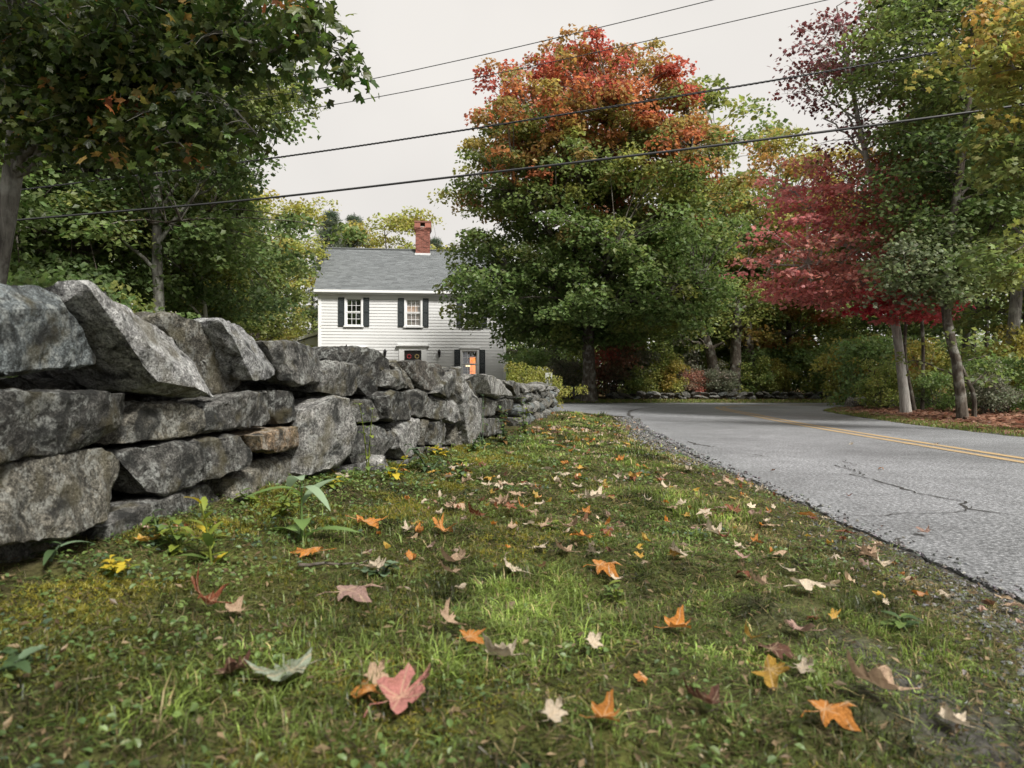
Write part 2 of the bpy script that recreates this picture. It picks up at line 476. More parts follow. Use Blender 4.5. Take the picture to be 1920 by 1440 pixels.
def paint_mat():
    m, nt, b, _ = new_mat('yellow_road_paint')
    tc = coords(nt); n = noise_tex(nt, 40, 5, .7, tc); n2 = noise_tex(nt, 3, 3, .5, tc)
    w = mixrgb(nt, (0, 0, 0), ramp(nt, n.outputs[0], [(.44, 0.0), (.58, .9)]), ramp(nt, n2.outputs[0], [(.35, .3), (.6, 1.0)]))
    c = mixrgb(nt, (.40, .27, .12), (.17, .165, .15), w)
    nt.links.new(c, b.inputs['Base Color']); b.inputs['Roughness'].default_value = .75
    return m
M_paint = paint_mat()
CENTRE = [(4.1, -8), (4.35, 3), (4.5, 6), (5.0, 11.9), (5.65, 16.4), (6.02, 19.2), (6.75, 21.9), (8.5, 23.6), (12, 24.5), (20, 25.1), (40, 26)]
cl = spline(CENTRE, 30)
ct = np.gradient(cl, axis=0); ct /= np.linalg.norm(ct, axis=1)[:, None]; cn = np.c_[ct[:, 1], -ct[:, 0]]
for s in (-1, 1):
    mb = MB().add(*ribbon(cl + cn * s * .105, .10, .004, .12, 5 + s))
    o = mb.build('lane_line', M_paint, road)
M_crack = simple_mat('crack_dirt', (.04, .038, .035), .95, .5, 30)
def crack(pxs, w=.02, seed=1):
    pts = np.array([(ground_hit_road(*q)) for q in pxs]); dd = densify(pts, .05, False)
    dd = np.vstack([dd, pts[-1:]])
    dd = dd + np.c_[noise(dd * 7, seed), noise(dd * 7, seed + 9)] * .06 + np.c_[noise(dd * 24, seed), noise(dd * 24, seed + 9)] * .02
    MB().add(*ribbon(dd, w, .0035, .9, seed)).build('crack', M_crack, road)
def ground_hit_road(px, py):
    d = F * CAMZ / (py - HOR); return ((px - 960) / F * d, d)
crack([(1556, 872), (1592, 880), (1618, 897), (1660, 908), (1712, 925), (1770, 935), (1805, 944), (1812, 953), (1850, 958), (1925, 972)], .013, 1)
crack([(1556, 973), (1620, 971), (1700, 966), (1770, 963), (1800, 958), (1808, 950)], .006, 2)
crack([(1585, 862), (1592, 873), (1618, 893)], .008, 3)
crack([(1232, 763), (1205, 766), (1182, 770), (1176, 777), (1190, 784)], .06, 4)
crack([(1055, 775), (1110, 777), (1176, 778)], .05, 5)
crack([(1290, 828), (1330, 838), (1350, 838)], .02, 6)
crack([(1690, 1022), (1712, 1016), (1690, 1010)], .01, 8)
crack([(1360, 850), (1400, 852), (1450, 856)], .012, 10)

# ------------------------------------------------------------------ gravel shoulder
ROCKS = []
def rock_mesh(seed, sub=2):
    b_ = bmesh.new(); bmesh.ops.create_icosphere(b_, subdivisions=sub, radius=.5)
    v = np.array([q.co[:] for q in b_.verts])
    rg = np.random.default_rng(seed)
    for _ in range(7):                                   # flat split faces
        nrm = rg.normal(size=3); nrm /= np.linalg.norm(nrm); h = rg.uniform(.26, .42)
        dd = v @ nrm; v = v - np.clip(dd - h, 0, None)[:, None] * nrm
    v = v * (1 + .07 * noise(v * 5, seed))[:, None]
    v = v / (v.max(0) - v.min(0))
    for q, c in zip(b_.verts, v): q.co = c
    m_ = bpy.data.meshes.new('stone'); b_.to_mesh(m_); b_.free(); m_.materials.append(M_stone)
    for p_ in m_.polygons: p_.use_smooth = sub > 2
    return m_
ROCKS = [rock_mesh(s, 2) for s in range(10)]

M_gravel = leaf_mat('gravel', trans=0.0, rough=.85, var=.5, obj_tint=False, spec=.3)
le = spline(LEFT_EDGE, 40); le = le[(le[:, 1] > 1.2) & (le[:, 1] < 14)]
ng = 13000
k = RNG.choice(len(le), ng, p=(1 / (le[:, 1] + .5)) / (1 / (le[:, 1] + .5)).sum())
dist_ = np.abs(RNG.normal(0, .24, ng)) - .10
gp2 = le[k] + np.c_[-dist_, RNG.uniform(-.1, .1, ng)] 
gsd2 = sd_fast(gp2); okk = (gsd2 > -.004) | (RNG.random(ng) < .12); gp2 = gp2[okk]; gsd2 = gsd2[okk]
ico = np.array([(0, 0, 1), (0, 0, -.6), (1, 0, 0), (-1, 0, 0), (0, 1, 0), (0, -1, 0)], float)
icf = np.array([(0, 2, 4), (0, 4, 3), (0, 3, 5), (0, 5, 2), (1, 4, 2), (1, 3, 4), (1, 5, 3), (1, 2, 5)])
def scatter(template, tf, pos, size, R=None, col=None):
    """copies of a small template at pos, rotated by R (n,3,3), scaled by size"""
    n = len(pos); t = np.broadcast_to(template, (n, *template.shape)) * np.asarray(size).reshape(n, 1, -1)
    if R is not None: t = np.einsum('nij,nkj->nki', R, t)
    v = (t + pos[:, None]).reshape(-1, 3)
    f = (tf[None] + (np.arange(n) * len(template))[:, None, None]).reshape(-1, tf.shape[1])
    c = None if col is None else np.repeat(col, len(template), 0)
    return v, f, c
def rotz(a):
    c, s = np.cos(a), np.sin(a); z = np.zeros_like(a); o = np.ones_like(a)
    return np.stack([np.stack([c, -s, z], -1), np.stack([s, c, z], -1), np.stack([z, z, o], -1)], -2)
def basis(nrm, ang):
    """rotation whose z axis is nrm, spun by ang"""
    nrm = nrm / (np.linalg.norm(nrm, axis=1)[:, None] + 1e-9)
    ref = np.where(np.abs(nrm[:, 2:3]) < .9, np.array([[0, 0, 1.]]), np.array([[1., 0, 0]]))
    a = np.cross(ref, nrm); a /= np.linalg.norm(a, axis=1)[:, None]; b = np.cross(nrm, a)
    c, s = np.cos(ang)[:, None], np.sin(ang)[:, None]
    return np.stack([a * c + b * s, -a * s + b * c, nrm], -1)
ns = len(gp2)
sz = RNG.uniform(.003, .011, (ns, 3)) * np.clip(gp2[:, 1:2] / 3, 1, 3); sz[:, 2] *= .7
gcol = np.array([.10, .10, .098]) * RNG.uniform(.5, 1.9, (ns, 1)) * (1 + RNG.normal(0, .06, (ns, 3)))
v, f, c = scatter(ico, icf, np.c_[gp2, np.where(gsd2 < .02, .001, ground_z(gp2[:, 0], gp2[:, 1])) + sz[:, 2] * .4], sz, basis(RNG.normal(size=(ns, 3)) * .5 + [0, 0, 1], RNG.uniform(0, 6.28, ns)), gcol)
tag(MB().add(v, f, c).build('gravel', M_gravel), 'loose grey gravel along the broken edge of the asphalt', 'gravel', kind='stuff')

# ------------------------------------------------------------------ stone wall in front
wt = np.gradient(WALL, axis=0); wt /= np.linalg.norm(wt, axis=1)[:, None]
WNRM = np.c_[wt[:, 1], -wt[:, 0]]
def wall_pt(px, py, off=0.0):
    q = WALL + WNRM * off
    r = q[:, 0] / q[:, 1]
    ok = q[:, 1] > .9
    d = np.interp((px - 960) / F, r[ok], q[ok, 1])
    return P(px, py, d)
def wall_n(px):
    r = WALL[:, 0] / WALL[:, 1]; ok = WALL[:, 1] > .9
    i = np.interp((px - 960) / F, r[ok], np.arange(len(WALL))[ok])
    return WNRM[int(i)]

def finish_stone(pts, name, tint, parent, vox, seed, amp=1.0):
    b_ = bmesh.new()
    for p_ in pts: b_.verts.new(p_)
    r_ = bmesh.ops.convex_hull(b_, input=b_.verts)
    junk = list(set([g for g in r_['geom_interior'] + r_['geom_unused'] if isinstance(g, bmesh.types.BMVert)]))
    if junk: bmesh.ops.delete(b_, geom=junk, context='VERTS')
    co = np.array([q.co[:] for q in b_.verts]); ctr = (co.max(0) + co.min(0)) / 2; rg3 = np.random.default_rng(seed + 500); ext = np.ptp(co, axis=0)
    for _ in range(6):                       # knock flat chips off the corners
        q = rg3.normal(size=3) * np.array([1.2, 1.2, .8]); q /= np.linalg.norm(q); dmax = ((co - ctr) @ q).max()
        r2 = bmesh.ops.bisect_plane(b_, geom=b_.verts[:] + b_.edges[:] + b_.faces[:], plane_co=Vector(ctr + q * dmax * rg3.uniform(.80, .95)), plane_no=Vector(q), clear_outer=True)
        ed = [g for g in r2['geom_cut'] if isinstance(g, bmesh.types.BMEdge)]
        if ed: bmesh.ops.holes_fill(b_, edges=ed)
    bmesh.ops.remove_doubles(b_, verts=b_.verts, dist=.006); bmesh.ops.triangulate(b_, faces=b_.faces)
    for _ in range(8):
        ed = [e for e in b_.edges if e.calc_length() > vox]
        if not ed: break
        bmesh.ops.subdivide_edges(b_, edges=ed, cuts=1); bmesh.ops.triangulate(b_, faces=[f for f in b_.faces if len(f.verts) > 3])
    bmesh.ops.recalc_face_normals(b_, faces=b_.faces)
    m2 = bpy.data.meshes.new(name); b_.to_mesh(m2); b_.free()
    nv = len(m2.vertices); v = np.empty(nv * 3); m2.vertices.foreach_get('co', v); v = v.reshape(-1, 3)
    e = np.empty(len(m2.edges) * 2, np.int32); m2.edges.foreach_get('vertices', e); e = e.reshape(-1, 2)
    deg = np.bincount(e.ravel(), minlength=nv)[:, None]
    acc = np.zeros_like(v); np.add.at(acc, e[:, 0], v[e[:, 1]]); np.add.at(acc, e[:, 1], v[e[:, 0]])
    v = .9 * v + .1 * acc / np.maximum(deg, 1)
    m2.vertices.foreach_set('co', v.ravel()); m2.update()
    nn = np.empty(nv * 3); m2.vertex_normals.foreach_get('vector', nn); nn = nn.reshape(-1, 3)
    s_ = np.ptp(v, axis=0).max()
    h = fbm(v / s_ * 4.5 + seed * 3.1, seed, 3) * .010 * s_
    # chips: ridged steps, as split granite has
    rn = fbm(v / s_ * 7 + seed * 1.7, seed + 50, 3); h += -np.abs(rn) * .020 * s_
    h += fbm(v / .085, seed + 70, 2) * .009 + fbm(v / .028, seed + 80, 3) * .0075
    v = v + nn * (h * amp)[:, None]
    c = v.mean(0)
    m2.vertices.foreach_set('co', (v - c).ravel())
    m2.polygons.foreach_set('use_smooth', np.ones(len(m2.polygons), bool))
    m2.update(); m2.set_sharp_from_angle(angle=math.radians(38)); m2.name = 'stone'; m2.materials.clear(); m2.materials.append(M_stone)
    o = bpy.data.objects.new(name, m2); COL.objects.link(o)
    o.parent = parent; o.location = c - np.array(parent.location)
    o.color = (*tint, 1)
    return o

wall_root = empty('stone_wall', (-.36, 5.4, .1))
tag(wall_root, 'dry laid grey stone wall running from the foreground to the driveway', 'stone wall')

GREY, LIGHT, DARK, BLUE, BROWN, RUST = (.118, .116, .108), (.265, .262, .25), (.055, .054, .050), (.13, .148, .152), (.14, .132, .110), (.26, .19, .125)
S = []   # front outline in photo pixels, optional offset towards the road, tint, thickness
def st(tint, pts, off=0.0, thick=.38, bulge=.04, extra=None): S.append((tint, pts, off, thick, bulge, extra))
# capstones
st(BLUE, [(-110, 520), (0, 528), (95, 532), (120, 560), (150, 600), (187, 655), (180, 682), (140, 692), (60, 700), (-110, 715)], .03)
st((.36, .36, .355), [(150, 516), (255, 665), (390, 748), (300, 722)], .10, .42, .0,
   [(112, 552, .02), (135, 600, -.02), (185, 660, -.06), (240, 735, -.02), (265, 600, -.02), (330, 640, -.04), (372, 690, -.02), (405, 745, .03)])
st(BROWN, [(272, 590), (298, 577), (335, 592), (375, 605), (402, 650), (440, 682), (460, 712), (425, 742), (390, 735), (330, 660)], -.06)
st((.34, .345, .345), [(412, 593), (455, 665), (525, 708), (470, 716)], .06, .4, .0,
   [(375, 604, -.02), (450, 610, -.03), (500, 658, -.03), (528, 692, .02), (430, 700, -.03), (400, 640, .0)])
st(GREY, [(502, 640), (540, 636), (592, 651), (602, 682), (600, 718), (548, 724), (528, 715), (515, 670)], .03)
st(GREY, [(602, 680), (622, 674), (660, 682), (681, 692), (684, 718), (676, 739), (640, 743), (604, 735)], .07)
st(DARK, [(610, 664), (625, 650), (665, 646), (692, 654), (716, 668), (722, 692), (716, 738), (694, 748), (684, 730), (680, 700), (640, 682)], -.03)
st(GREY, [(722, 692), (746, 693), (766, 713), (769, 728), (745, 731), (722, 724)], .05)
st(BROWN, [(730, 684), (750, 675), (774, 698), (779, 715), (772, 738), (760, 720), (740, 700)], -.02)
st((.07, .064, .055), [(753, 677), (790, 673), (820, 684), (834, 708), (820, 726), (806, 738), (788, 732), (772, 705)], .02, .4, .05)
st(GREY, [(806, 738), (832, 704), (856, 690), (860, 708), (851, 736), (832, 749)], .06)
st(GREY, [(850, 690), (860, 686), (866, 712), (862, 742), (852, 738)], .02)
st(LIGHT, [(863, 700), (871, 712), (884, 745), (894, 790), (894, 832), (880, 838), (872, 790), (866, 740)], .10)
st(DARK, [(868, 714), (884, 712), (896, 726), (897, 742), (884, 745), (872, 738)], -.02)
st(LIGHT, [(887, 699), (911, 702), (946, 718), (964, 742), (936, 746), (905, 740), (896, 722)], .05)
st(GREY, [(944, 714), (958, 712), (975, 724), (980, 740), (966, 744)], .02)
# second course
st(DARK, [(-110, 728), (100, 732), (264, 737), (273, 757), (262, 778), (182, 832), (60, 862), (-110, 884)], .06)
st(BROWN, [(272, 754), (346, 755), (365, 769), (367, 816), (300, 827), (215, 834), (205, 830), (262, 782)], .0)
st(GREY, [(371, 762), (405, 748), (450, 734), (510, 732), (515, 772), (500, 797), (432, 809), (368, 810)], .03)
st(DARK, [(514, 730), (545, 732), (557, 750), (554, 788), (526, 797), (512, 775)], .01)
st(LIGHT, [(576, 760), (600, 741), (640, 741), (653, 760), (656, 802), (650, 850), (640, 872), (582, 908), (570, 890), (571, 800)], .09)
st(GREY, [(655, 752), (690, 748), (707, 755), (710, 782), (700, 792), (655, 794)], .03)
st(DARK, [(709, 742), (732, 731), (766, 735), (773, 765), (769, 786), (735, 791), (711, 786)], .06)
st(GREY, [(771, 733), (790, 728), (797, 748), (798, 780), (784, 784), (772, 778)], .02)
st(GREY, [(798, 744), (815, 739), (833, 755), (834, 785), (818, 789), (799, 782)], .04)
st(LIGHT, [(833, 750), (852, 748), (864, 765), (862, 786), (846, 796), (835, 786)], .03)
st(GREY, [(886, 748), (905, 744), (925, 752), (928, 778), (905, 784), (893, 780)], .0)
st(DARK, [(926, 750), (950, 747), (966, 752), (964, 776), (930, 779)], .02)
# third course
st(BROWN, [(-110, 885), (40, 864), (110, 848), (200, 838), (236, 862), (256, 905), (245, 938), (200, 976), (110, 1012), (0, 1028), (-110, 1036)], .07)
st(GREY, [(232, 850), (330, 826), (440, 812), (459, 848), (456, 872), (402, 896), (312, 930), (276, 926), (254, 890)], .04)
st(RUST, [(455, 816), (520, 801), (570, 797), (575, 830), (542, 846), (510, 849), (465, 846)], .05)
st(BROWN, [(418, 897), (480, 862), (560, 848), (569, 872), (566, 920), (502, 952), (432, 970), (416, 940)], .01)
st(GREY, [(160, 988), (270, 937), (380, 906), (412, 900), (415, 956), (332, 978), (240, 1014), (170, 1024)], .02)
st(GREY, [(654, 800), (700, 796), (731, 803), (733, 830), (716, 856), (662, 872), (650, 852)], .04)
st(LIGHT, [(735, 800), (760, 783), (788, 785), (791, 812), (772, 856), (752, 862), (738, 842)], .07)
st(BROWN, [(789, 786), (803, 785), (806, 815), (800, 836), (788, 832)], .01)
st(GREY, [(806, 792), (830, 789), (846, 798), (846, 832), (822, 838), (808, 834)], .05)
st(BROWN, [(848, 798), (868, 790), (874, 812), (872, 834), (850, 836)], .02)
st(GREY, [(896, 785), (925, 782), (945, 790), (945, 812), (915, 820), (897, 815)], .03)
# footing
st(GREY, [(-110, 1040), (60, 1014), (150, 1012), (180, 1046), (152, 1092), (0, 1130), (-110, 1150)], .0)
st(GREY, [(175, 1030), (250, 1015), (340, 982), (416, 962), (425, 1000), (320, 1050), (200, 1090)], -.03)
st(BROWN, [(470, 955), (540, 935), (574, 925), (582, 960), (540, 1000), (470, 1012)], .05)
st(GREY, [(585, 912), (640, 878), (700, 862), (712, 885), (690, 915), (640, 940), (600, 945)], .05)
st(LIGHT, [(702, 872), (716, 852), (734, 872), (735, 900), (715, 905)], .12)
st(GREY, [(738, 868), (765, 855), (790, 858), (796, 878), (770, 890), (742, 890)], .06)
st(GREY, [(792, 840), (822, 836), (850, 840), (854, 858), (820, 868), (796, 862)], .05)
st(BROWN, [(852, 838), (890, 832), (915, 822), (920, 840), (880, 856), (856, 856)], .03)
for i, (tint, pts, off, thick, bulge, extra) in enumerate(S):
    a = np.array([wall_pt(p[0], p[1], off) for p in pts])
    c = a.mean(0); cpx = np.mean([p[0] for p in pts]); nr = np.append(wall_n(cpx), 0)
    al = [a]
    if bulge:                                  # a flat, slightly tilted split face with narrow arrises
        rgb = np.random.default_rng(900 + i); tl = rgb.normal(0, .16, 3); fc = c + (a - c) * .90
        al.append(fc + nr * (bulge * .55 + np.clip((fc - c) @ tl, -.035, .035))[:, None])
    if extra: 
        a = np.vstack([a, [wall_pt(*e_) for e_ in extra]]); al.append(a); c = a.mean(0)
    al.append(c + (a - c) * .85 - nr * thick)
    pts3 = np.vstack(al)
    size = np.ptp(pts3, axis=0).max()
    rg = np.random.default_rng(i); t_ = np.array(tint) * rg.uniform(.85, 1.15)
    finish_stone(pts3, 'stone', tuple(t_), wall_root, max(.012, size / 25), i + 1)
# courses further along, and the near end beyond the frame
rg = np.random.default_rng(42)
cum = np.concatenate([[0], np.cumsum(np.linalg.norm(np.diff(WALL, axis=0), axis=1))])
def wall_at(s):
    return np.array([np.interp(s, cum, WALL[:, 0]), np.interp(s, cum, WALL[:, 1])]), np.array([np.interp(s, cum, WNRM[:, 0]), np.interp(s, cum, WNRM[:, 1])])
def low_stone(parent, ctr, dims, rz, tint, tilt=.12):
    o = bpy.data.objects.new('stone', ROCKS[rg.integers(len(ROCKS))]); COL.objects.link(o)
    o.parent = parent; o.location = np.array(ctr) - np.array(parent.location)
    o.rotation_euler = (rg.normal(0, tilt), rg.normal(0, tilt), rz + rg.normal(0, .12)); o.scale = dims
    o.color = (*tint, 1); return o
TINTS = [GREY, GREY, LIGHT, DARK, BROWN, BLUE, LIGHT]
s_far0 = np.interp(8.0, WALL[:, 1], cum)
def course(parent, s0, s1, zs, off=0.0, depth=.4, lr=(.18, .42)):
    for k_, (z0, z1) in enumerate(zs):
        s = s0 + rg.uniform(0, .15)
        while s < s1:
            L = rg.uniform(*lr); p_, n2 = wall_at(s + L / 2); h = (z1 - z0) * rg.uniform(.9, 1.25)
            q = p_ + n2 * (off - depth / 2 + rg.uniform(-.02, .05))
            base = gz(p_[0] + .1, p_[1])
            low_stone(parent, (q[0], q[1], base + z0 + h / 2 - .02), (depth, L * 1.06, h * 1.08), math.atan2(-n2[0], n2[1]) + math.pi / 2, np.array(TINTS[rg.integers(7)]) * rg.uniform(.8, 1.2))
            s += L * .97
course(wall_root, s_far0, cum[-1] + .1, [(-.06, .14), (.13, .30), (.29, .43), (.41, .52)], lr=(.14, .34))
course(wall_root, 0, np.interp(1.25, WALL[:, 1], cum), [(-.05, .2), (.2, .42), (.42, .64), (.62, .86)], lr=(.3, .55))
# end face of the wall towards the driveway
# hearting stones inside the wall so no light comes through the joints
mb = MB()
for s in np.arange(.9, cum[-1] - .2, .16):
    p_, n2 = wall_at(s); top_z = np.interp(p_[1], [1, 3.6, 5.4, 8, 13.4], [.72, .70, .60, .50, .46])
    for z_ in np.arange(.05, top_z - .08, .15):
        for o_ in (-.30, -.5):
            q = p_ + n2 * (o_ + rg.uniform(-.04, .04)); sc3 = rg.uniform(.13, .19, 3) * (1.05, 1.05, .85)
            me_ = ROCKS[rg.integers(10)]
            vv = np.array([w.co[:] for w in me_.vertices]) * sc3 * 1.35 + (q[0], q[1], z_ + gz(q[0] + .3, q[1]) * .5)
            mb.add(vv - np.array(wall_root.location), np.array([p2.vertices[:] for p2 in me_.polygons]))
hc = mb.build('hearting', M_stone, wall_root); hc.color = (.06, .058, .052, 1); hc['kind'] = 'stuff'

# ------------------------------------------------------------------ low walls beyond the driveway
def low_wall(label, path, h, lr=(.2, .5), n_course=3, cat='stone wall'):
    pth = densify(spline(path, 10), .1, False); cu = np.concatenate([[0], np.cumsum(np.linalg.norm(np.diff(pth, axis=0), axis=1))])
    root = empty('stone_wall', (pth[0, 0], pth[0, 1], gz(*pth[0]))); tag(root, label, cat)
    for k_ in range(n_course):
        s = rg.uniform(0, .2)
        while s < cu[-1]:
            L = rg.uniform(*lr); i = min(int(np.searchsorted(cu, s + L / 2)), len(pth) - 2); p_ = pth[i]; t_ = pth[i + 1] - pth[i]
            hh = h / n_course * rg.uniform(.85, 1.5)
            low_stone(root, (p_[0] + rg.normal(0, .05), p_[1] + rg.normal(0, .05), gz(*p_) + h * (k_ + .45) / n_course), (L * 1.1, rg.uniform(.3, .5), hh * 1.1), math.atan2(t_[1], t_[0]), np.array(TINTS[rg.integers(7)]) * rg.uniform(.45, .9), .22)
            s += L
    return root
low_wall('low tumbled stone wall under the woods beyond the road bend', [(3.9, 29.4), (7, 30.2), (11, 30.4), (15, 31), (19, 32)], .30, (.22, .5), 2)
low_wall('rough stone wall between the round bush and the maple trunk', [(-.2, 31.5), (1.0, 30.6), (2.2, 29.6), (2.9, 29.2)], .62, (.22, .45), 3)
low_wall('scattered stone row among the trunks on the leafy bank', [(9.6, 19.9), (11, 17.6), (12.0, 15.2), (13, 13.5)], .28, (.2, .42), 1)

# ------------------------------------------------------------------ house
M_white = simple_mat('white_clapboard_paint', (.63, .64, .64), .55, .07, 1.2)
M_trim = simple_mat('white_trim_paint', (.78, .79, .79), .5, .04, 2)
M_shutter = simple_mat('dark_green_shutter_paint', (.022, .03, .032), .5, .2, 4)
M_door = simple_mat('black_door_paint', (.018, .014, .013), .35, .2, 4)
M_black = simple_mat('black_metal', (.015, .015, .016), .45, .2, 4, .5, .6)
M_room = simple_mat('dark_room', (.03, .028, .026), .9, .2, 3)
M_brick = leaf_mat('chimney_brick', 0.0, .85, .35, False, spec=.2)
M_mortar = simple_mat('mortar', (.34, .32, .29), .9, .2, 8)
M_lead = simple_mat('white_flashing', (.6, .61, .62), .5, .1, 5)
M_shingle = leaf_mat('roof_shingles', 0.0, .85, .10, False, spec=.2)
m, nt, b, out = new_mat('window_glass')
gl = N(nt, 'ShaderNodeBsdfGlossy'); gl.inputs['Roughness'].default_value = .03; gl.inputs['Color'].default_value = (.8, .85, .9, 1)
tp = N(nt, 'ShaderNodeBsdfTransparent'); mx = N(nt, 'ShaderNodeMixShader'); mx.inputs[0].default_value = .12
nt.links.new(tp.outputs[0], mx.inputs[1]); nt.links.new(gl.outputs[0], mx.inputs[2]); nt.links.new(mx.outputs[0], out.inputs[0])
M_glass = m
def glow_mat(name, col, st_):
    m, nt, b, out = new_mat(name)
    n = noise_tex(nt, 5, 3, vec=coords(nt))
    c = mixrgb(nt, col, tuple(x * .35 for x in col), n.outputs[0])
    nt.links.new(c, b.inputs['Base Color']); nt.links.new(c, b.inputs['Emission Color']); b.inputs['Emission Strength'].default_value = st_
    return m
M_lamp = glow_mat('lamplit_curtain', (.85, .28, .05), .75)
M_blind = glow_mat('warm_window_blind', (.45, .40, .36), .08)

hx, hy = -10.35, 36.5; HA = math.atan2(1.0, 10.0); HZ = .42
house = empty('house', (hx, hy, HZ), HA)
tag(house, 'white two storey clapboard house with dark shutters and brick chimney', 'house')
HW, HD, EAVE, RIDGE = 10.05, 8.0, 5.36, 8.42
WIN = [(1.86, 4.24, .39, .72), (5.03, 4.24, .39, .72), (8.2, 4.24, .39, .72), (1.95, 1.45, .41, .74), (8.08, 1.45, .41, .74)]   # u, zc, half w, half h
DOOR = (5.0, 0.0, .60, 2.2)
openings = [(u - a - .02, u + a + .02, z - h - .02, z + h + .02) for u, z, a, h in WIN] + [(DOOR[0] - DOOR[2], DOOR[0] + DOOR[2], .0, DOOR[3])]
mb = MB()
exp_ = .165
for i in range(int((EAVE - .1) / exp_) + 1):
    z0 = .06 + i * exp_; z1 = min(z0 + exp_ + .02, EAVE)
    spans = [(.1, HW - .1)]
    for (a, c_, zl, zh) in openings:
        if z0 < zh and z0 + exp_ > zl:
            spans = [q for (s0, s1) in spans for q in ((s0, min(s1, a)), (max(s0, c_), s1)) if q[1] - q[0] > .01]
    for (s0, s1) in spans:
        jit = RNG.uniform(-.002, .002)
        v = [(s0, -.027 + jit, z0), (s1, -.027 + jit, z0), (s1, -.004, z1), (s0, -.004, z1), (s0, .01, z0), (s1, .01, z0), (s1, .01, z1), (s0, .01, z1)]
        mb.add(v, [(0, 1, 2, 3), (4, 7, 6, 5), (0, 4, 5, 1), (3, 2, 6, 7), (0, 3, 7, 4), (1, 5, 6, 2)])
o = mb.build('clapboard', M_white, house); o['kind'] = 'stuff'
# gable ends, back wall, foundation, all with thickness
mb = MB()
for x0, x1 in ((.0, .16), (HW - .16, HW)):
    v = [(x, y, z) for x in (x0, x1) for (y, z) in ((.012, -.1), (HD, -.1), (HD, EAVE), (HD / 2, RIDGE - .12), (.012, EAVE))]
    mb.add(v, [(0, 4, 3, 2, 1), (5, 6, 7, 8, 9)] + [(k, (k + 1) % 5, (k + 1) % 5 + 5, k + 5) for k in range(5)])
mb.box(.16, HW - .16, HD - .16, HD, -.1, EAVE)
mb.build('gable_wall', M_white, house)
MB().box(.02, HW - .02, .02, .3, -.6, .06).build('foundation', simple_mat('foundation_stone', (.25, .24, .22), .9, .3, 8), house)
for x0 in (-.012, HW - .135):
    MB().box(x0, x0 + .15, -.044, .0115, .02, EAVE).build('corner_board', M_trim, house)
MB().box(-.15, HW + .15, -.22, -.03, EAVE - .20, EAVE - .02).box(-.02, HW + .02, -.045, .0, EAVE - .42, EAVE - .20).build('cornice', M_trim, house)
MB().box(-.2, HW + .2, -.34, -.22, EAVE - .10, EAVE + .03).build('gutter', M_trim, house)
# roof
slope = math.hypot(HD / 2 + .3, RIDGE - EAVE); ang = math.atan2(RIDGE - EAVE, HD / 2 + .25)
mb = MB()
for sgn in (1, -1):
    y_e = -.28 if sgn == 1 else HD + .28
    v = [(-.22, y_e, EAVE - .02), (HW + .22, y_e, EAVE - .02), (HW + .22, HD / 2, RIDGE), (-.22, HD / 2, RIDGE)]
    v += [(x, y, z - .14) for x, y, z in v]
    mb.add(v, [(0, 1, 2, 3), (7, 6, 5, 4), (0, 4, 5, 1), (1, 5, 6, 2), (2, 6, 7, 3), (3, 7, 4, 0)])
roof = mb.build('roof', M_trim, house)
mb = MB(); nrow = 36
for sgn in (1, -1):
    for r_ in range(nrow):
        t0, t1 = r_ / nrow, min(1, (r_ + 1.25) / nrow); x = -.25 - RNG.uniform(0, .3)
        while x < HW + .25:
            L = RNG.uniform(.26, .36); x0, x1 = max(x, -.25), min(x + L - .006, HW + .25); x += L
            if x1 - x0 < .02: continue
            ye = -.30 if sgn == 1 else HD + .30
            def rp(xx, t, up): 
                y = ye + (HD / 2 - ye) * t; z = EAVE - .02 + (RIDGE - EAVE + .02) * t
                return (xx, y - sgn * up * math.sin(ang), z + up * math.cos(ang))
            th = RNG.uniform(.026, .036)
            v = [rp(x0, t0, th), rp(x1, t0, th), rp(x1, t1, .008), rp(x0, t1, .008), rp(x0, t0, .004), rp(x1, t0, .004)]
            cc = np.array([.15, .162, .168]) * RNG.uniform(.88, 1.14)
            mb.add(v, [(0, 1, 2, 3), (4, 5, 1, 0), (4, 0, 3), (1, 5, 2)], cc)
sh = mb.build('shingles', M_shingle, roof); sh['kind'] = 'stuff'
MB().box(-.24, HW + .24, HD / 2 - .12, HD / 2 + .12, RIDGE + .0, RIDGE + .055).build('ridge_cap', simple_mat('ridge_shingle', (.15, .16, .165), .85, .3, 6), roof)
# chimney (on the ridge)
cu_ = 5.42; cy_ = HD / 2 - .1; cw = .42; cz0, cz1 = RIDGE - .55, RIDGE + 1.62
chim = MB().box(cu_ - cw + .02, cu_ + cw - .02, cy_ - cw + .02, cy_ + cw - .02, cz0, cz1 - .27).build('chimney', M_mortar, house)
mb = MB(); bl, bh = .205, .068
nc = int((cz1 - .30 - cz0) / bh)
for i in range(nc):
    z = cz0 + i * bh; sh_ = (i % 2) * bl / 2; pr = .0 if i < nc - 3 else .03 * (i - nc + 4)
    for side in range(4):
        a = -cw - pr + sh_ - bl / 2
        while a < cw + pr:
            a0, a1 = max(a, -cw - pr), min(a + bl - .012, cw + pr); a += bl
            if a1 - a0 < .03: continue
            cc = np.array([.25, .105, .08]) * RNG.uniform(.65, 1.2)
            w0, w1 = cw - .03 + pr, cw + pr + RNG.uniform(-.004, .004)
            if side == 0: mb.box(cu_ + a0, cu_ + a1, cy_ - w1, cy_ - w0, z, z + bh - .012, cc)
            if side == 1: mb.box(cu_ + a0, cu_ + a1, cy_ + w0, cy_ + w1, z, z + bh - .012, cc)
            if side == 2: mb.box(cu_ - w1 - .001, cu_ - w0, cy_ + a0, cy_ + a1, z, z + bh - .012, cc)
            if side == 3: mb.box(cu_ + w0, cu_ + w1 + .001, cy_ + a0, cy_ + a1, z, z + bh - .012, cc)
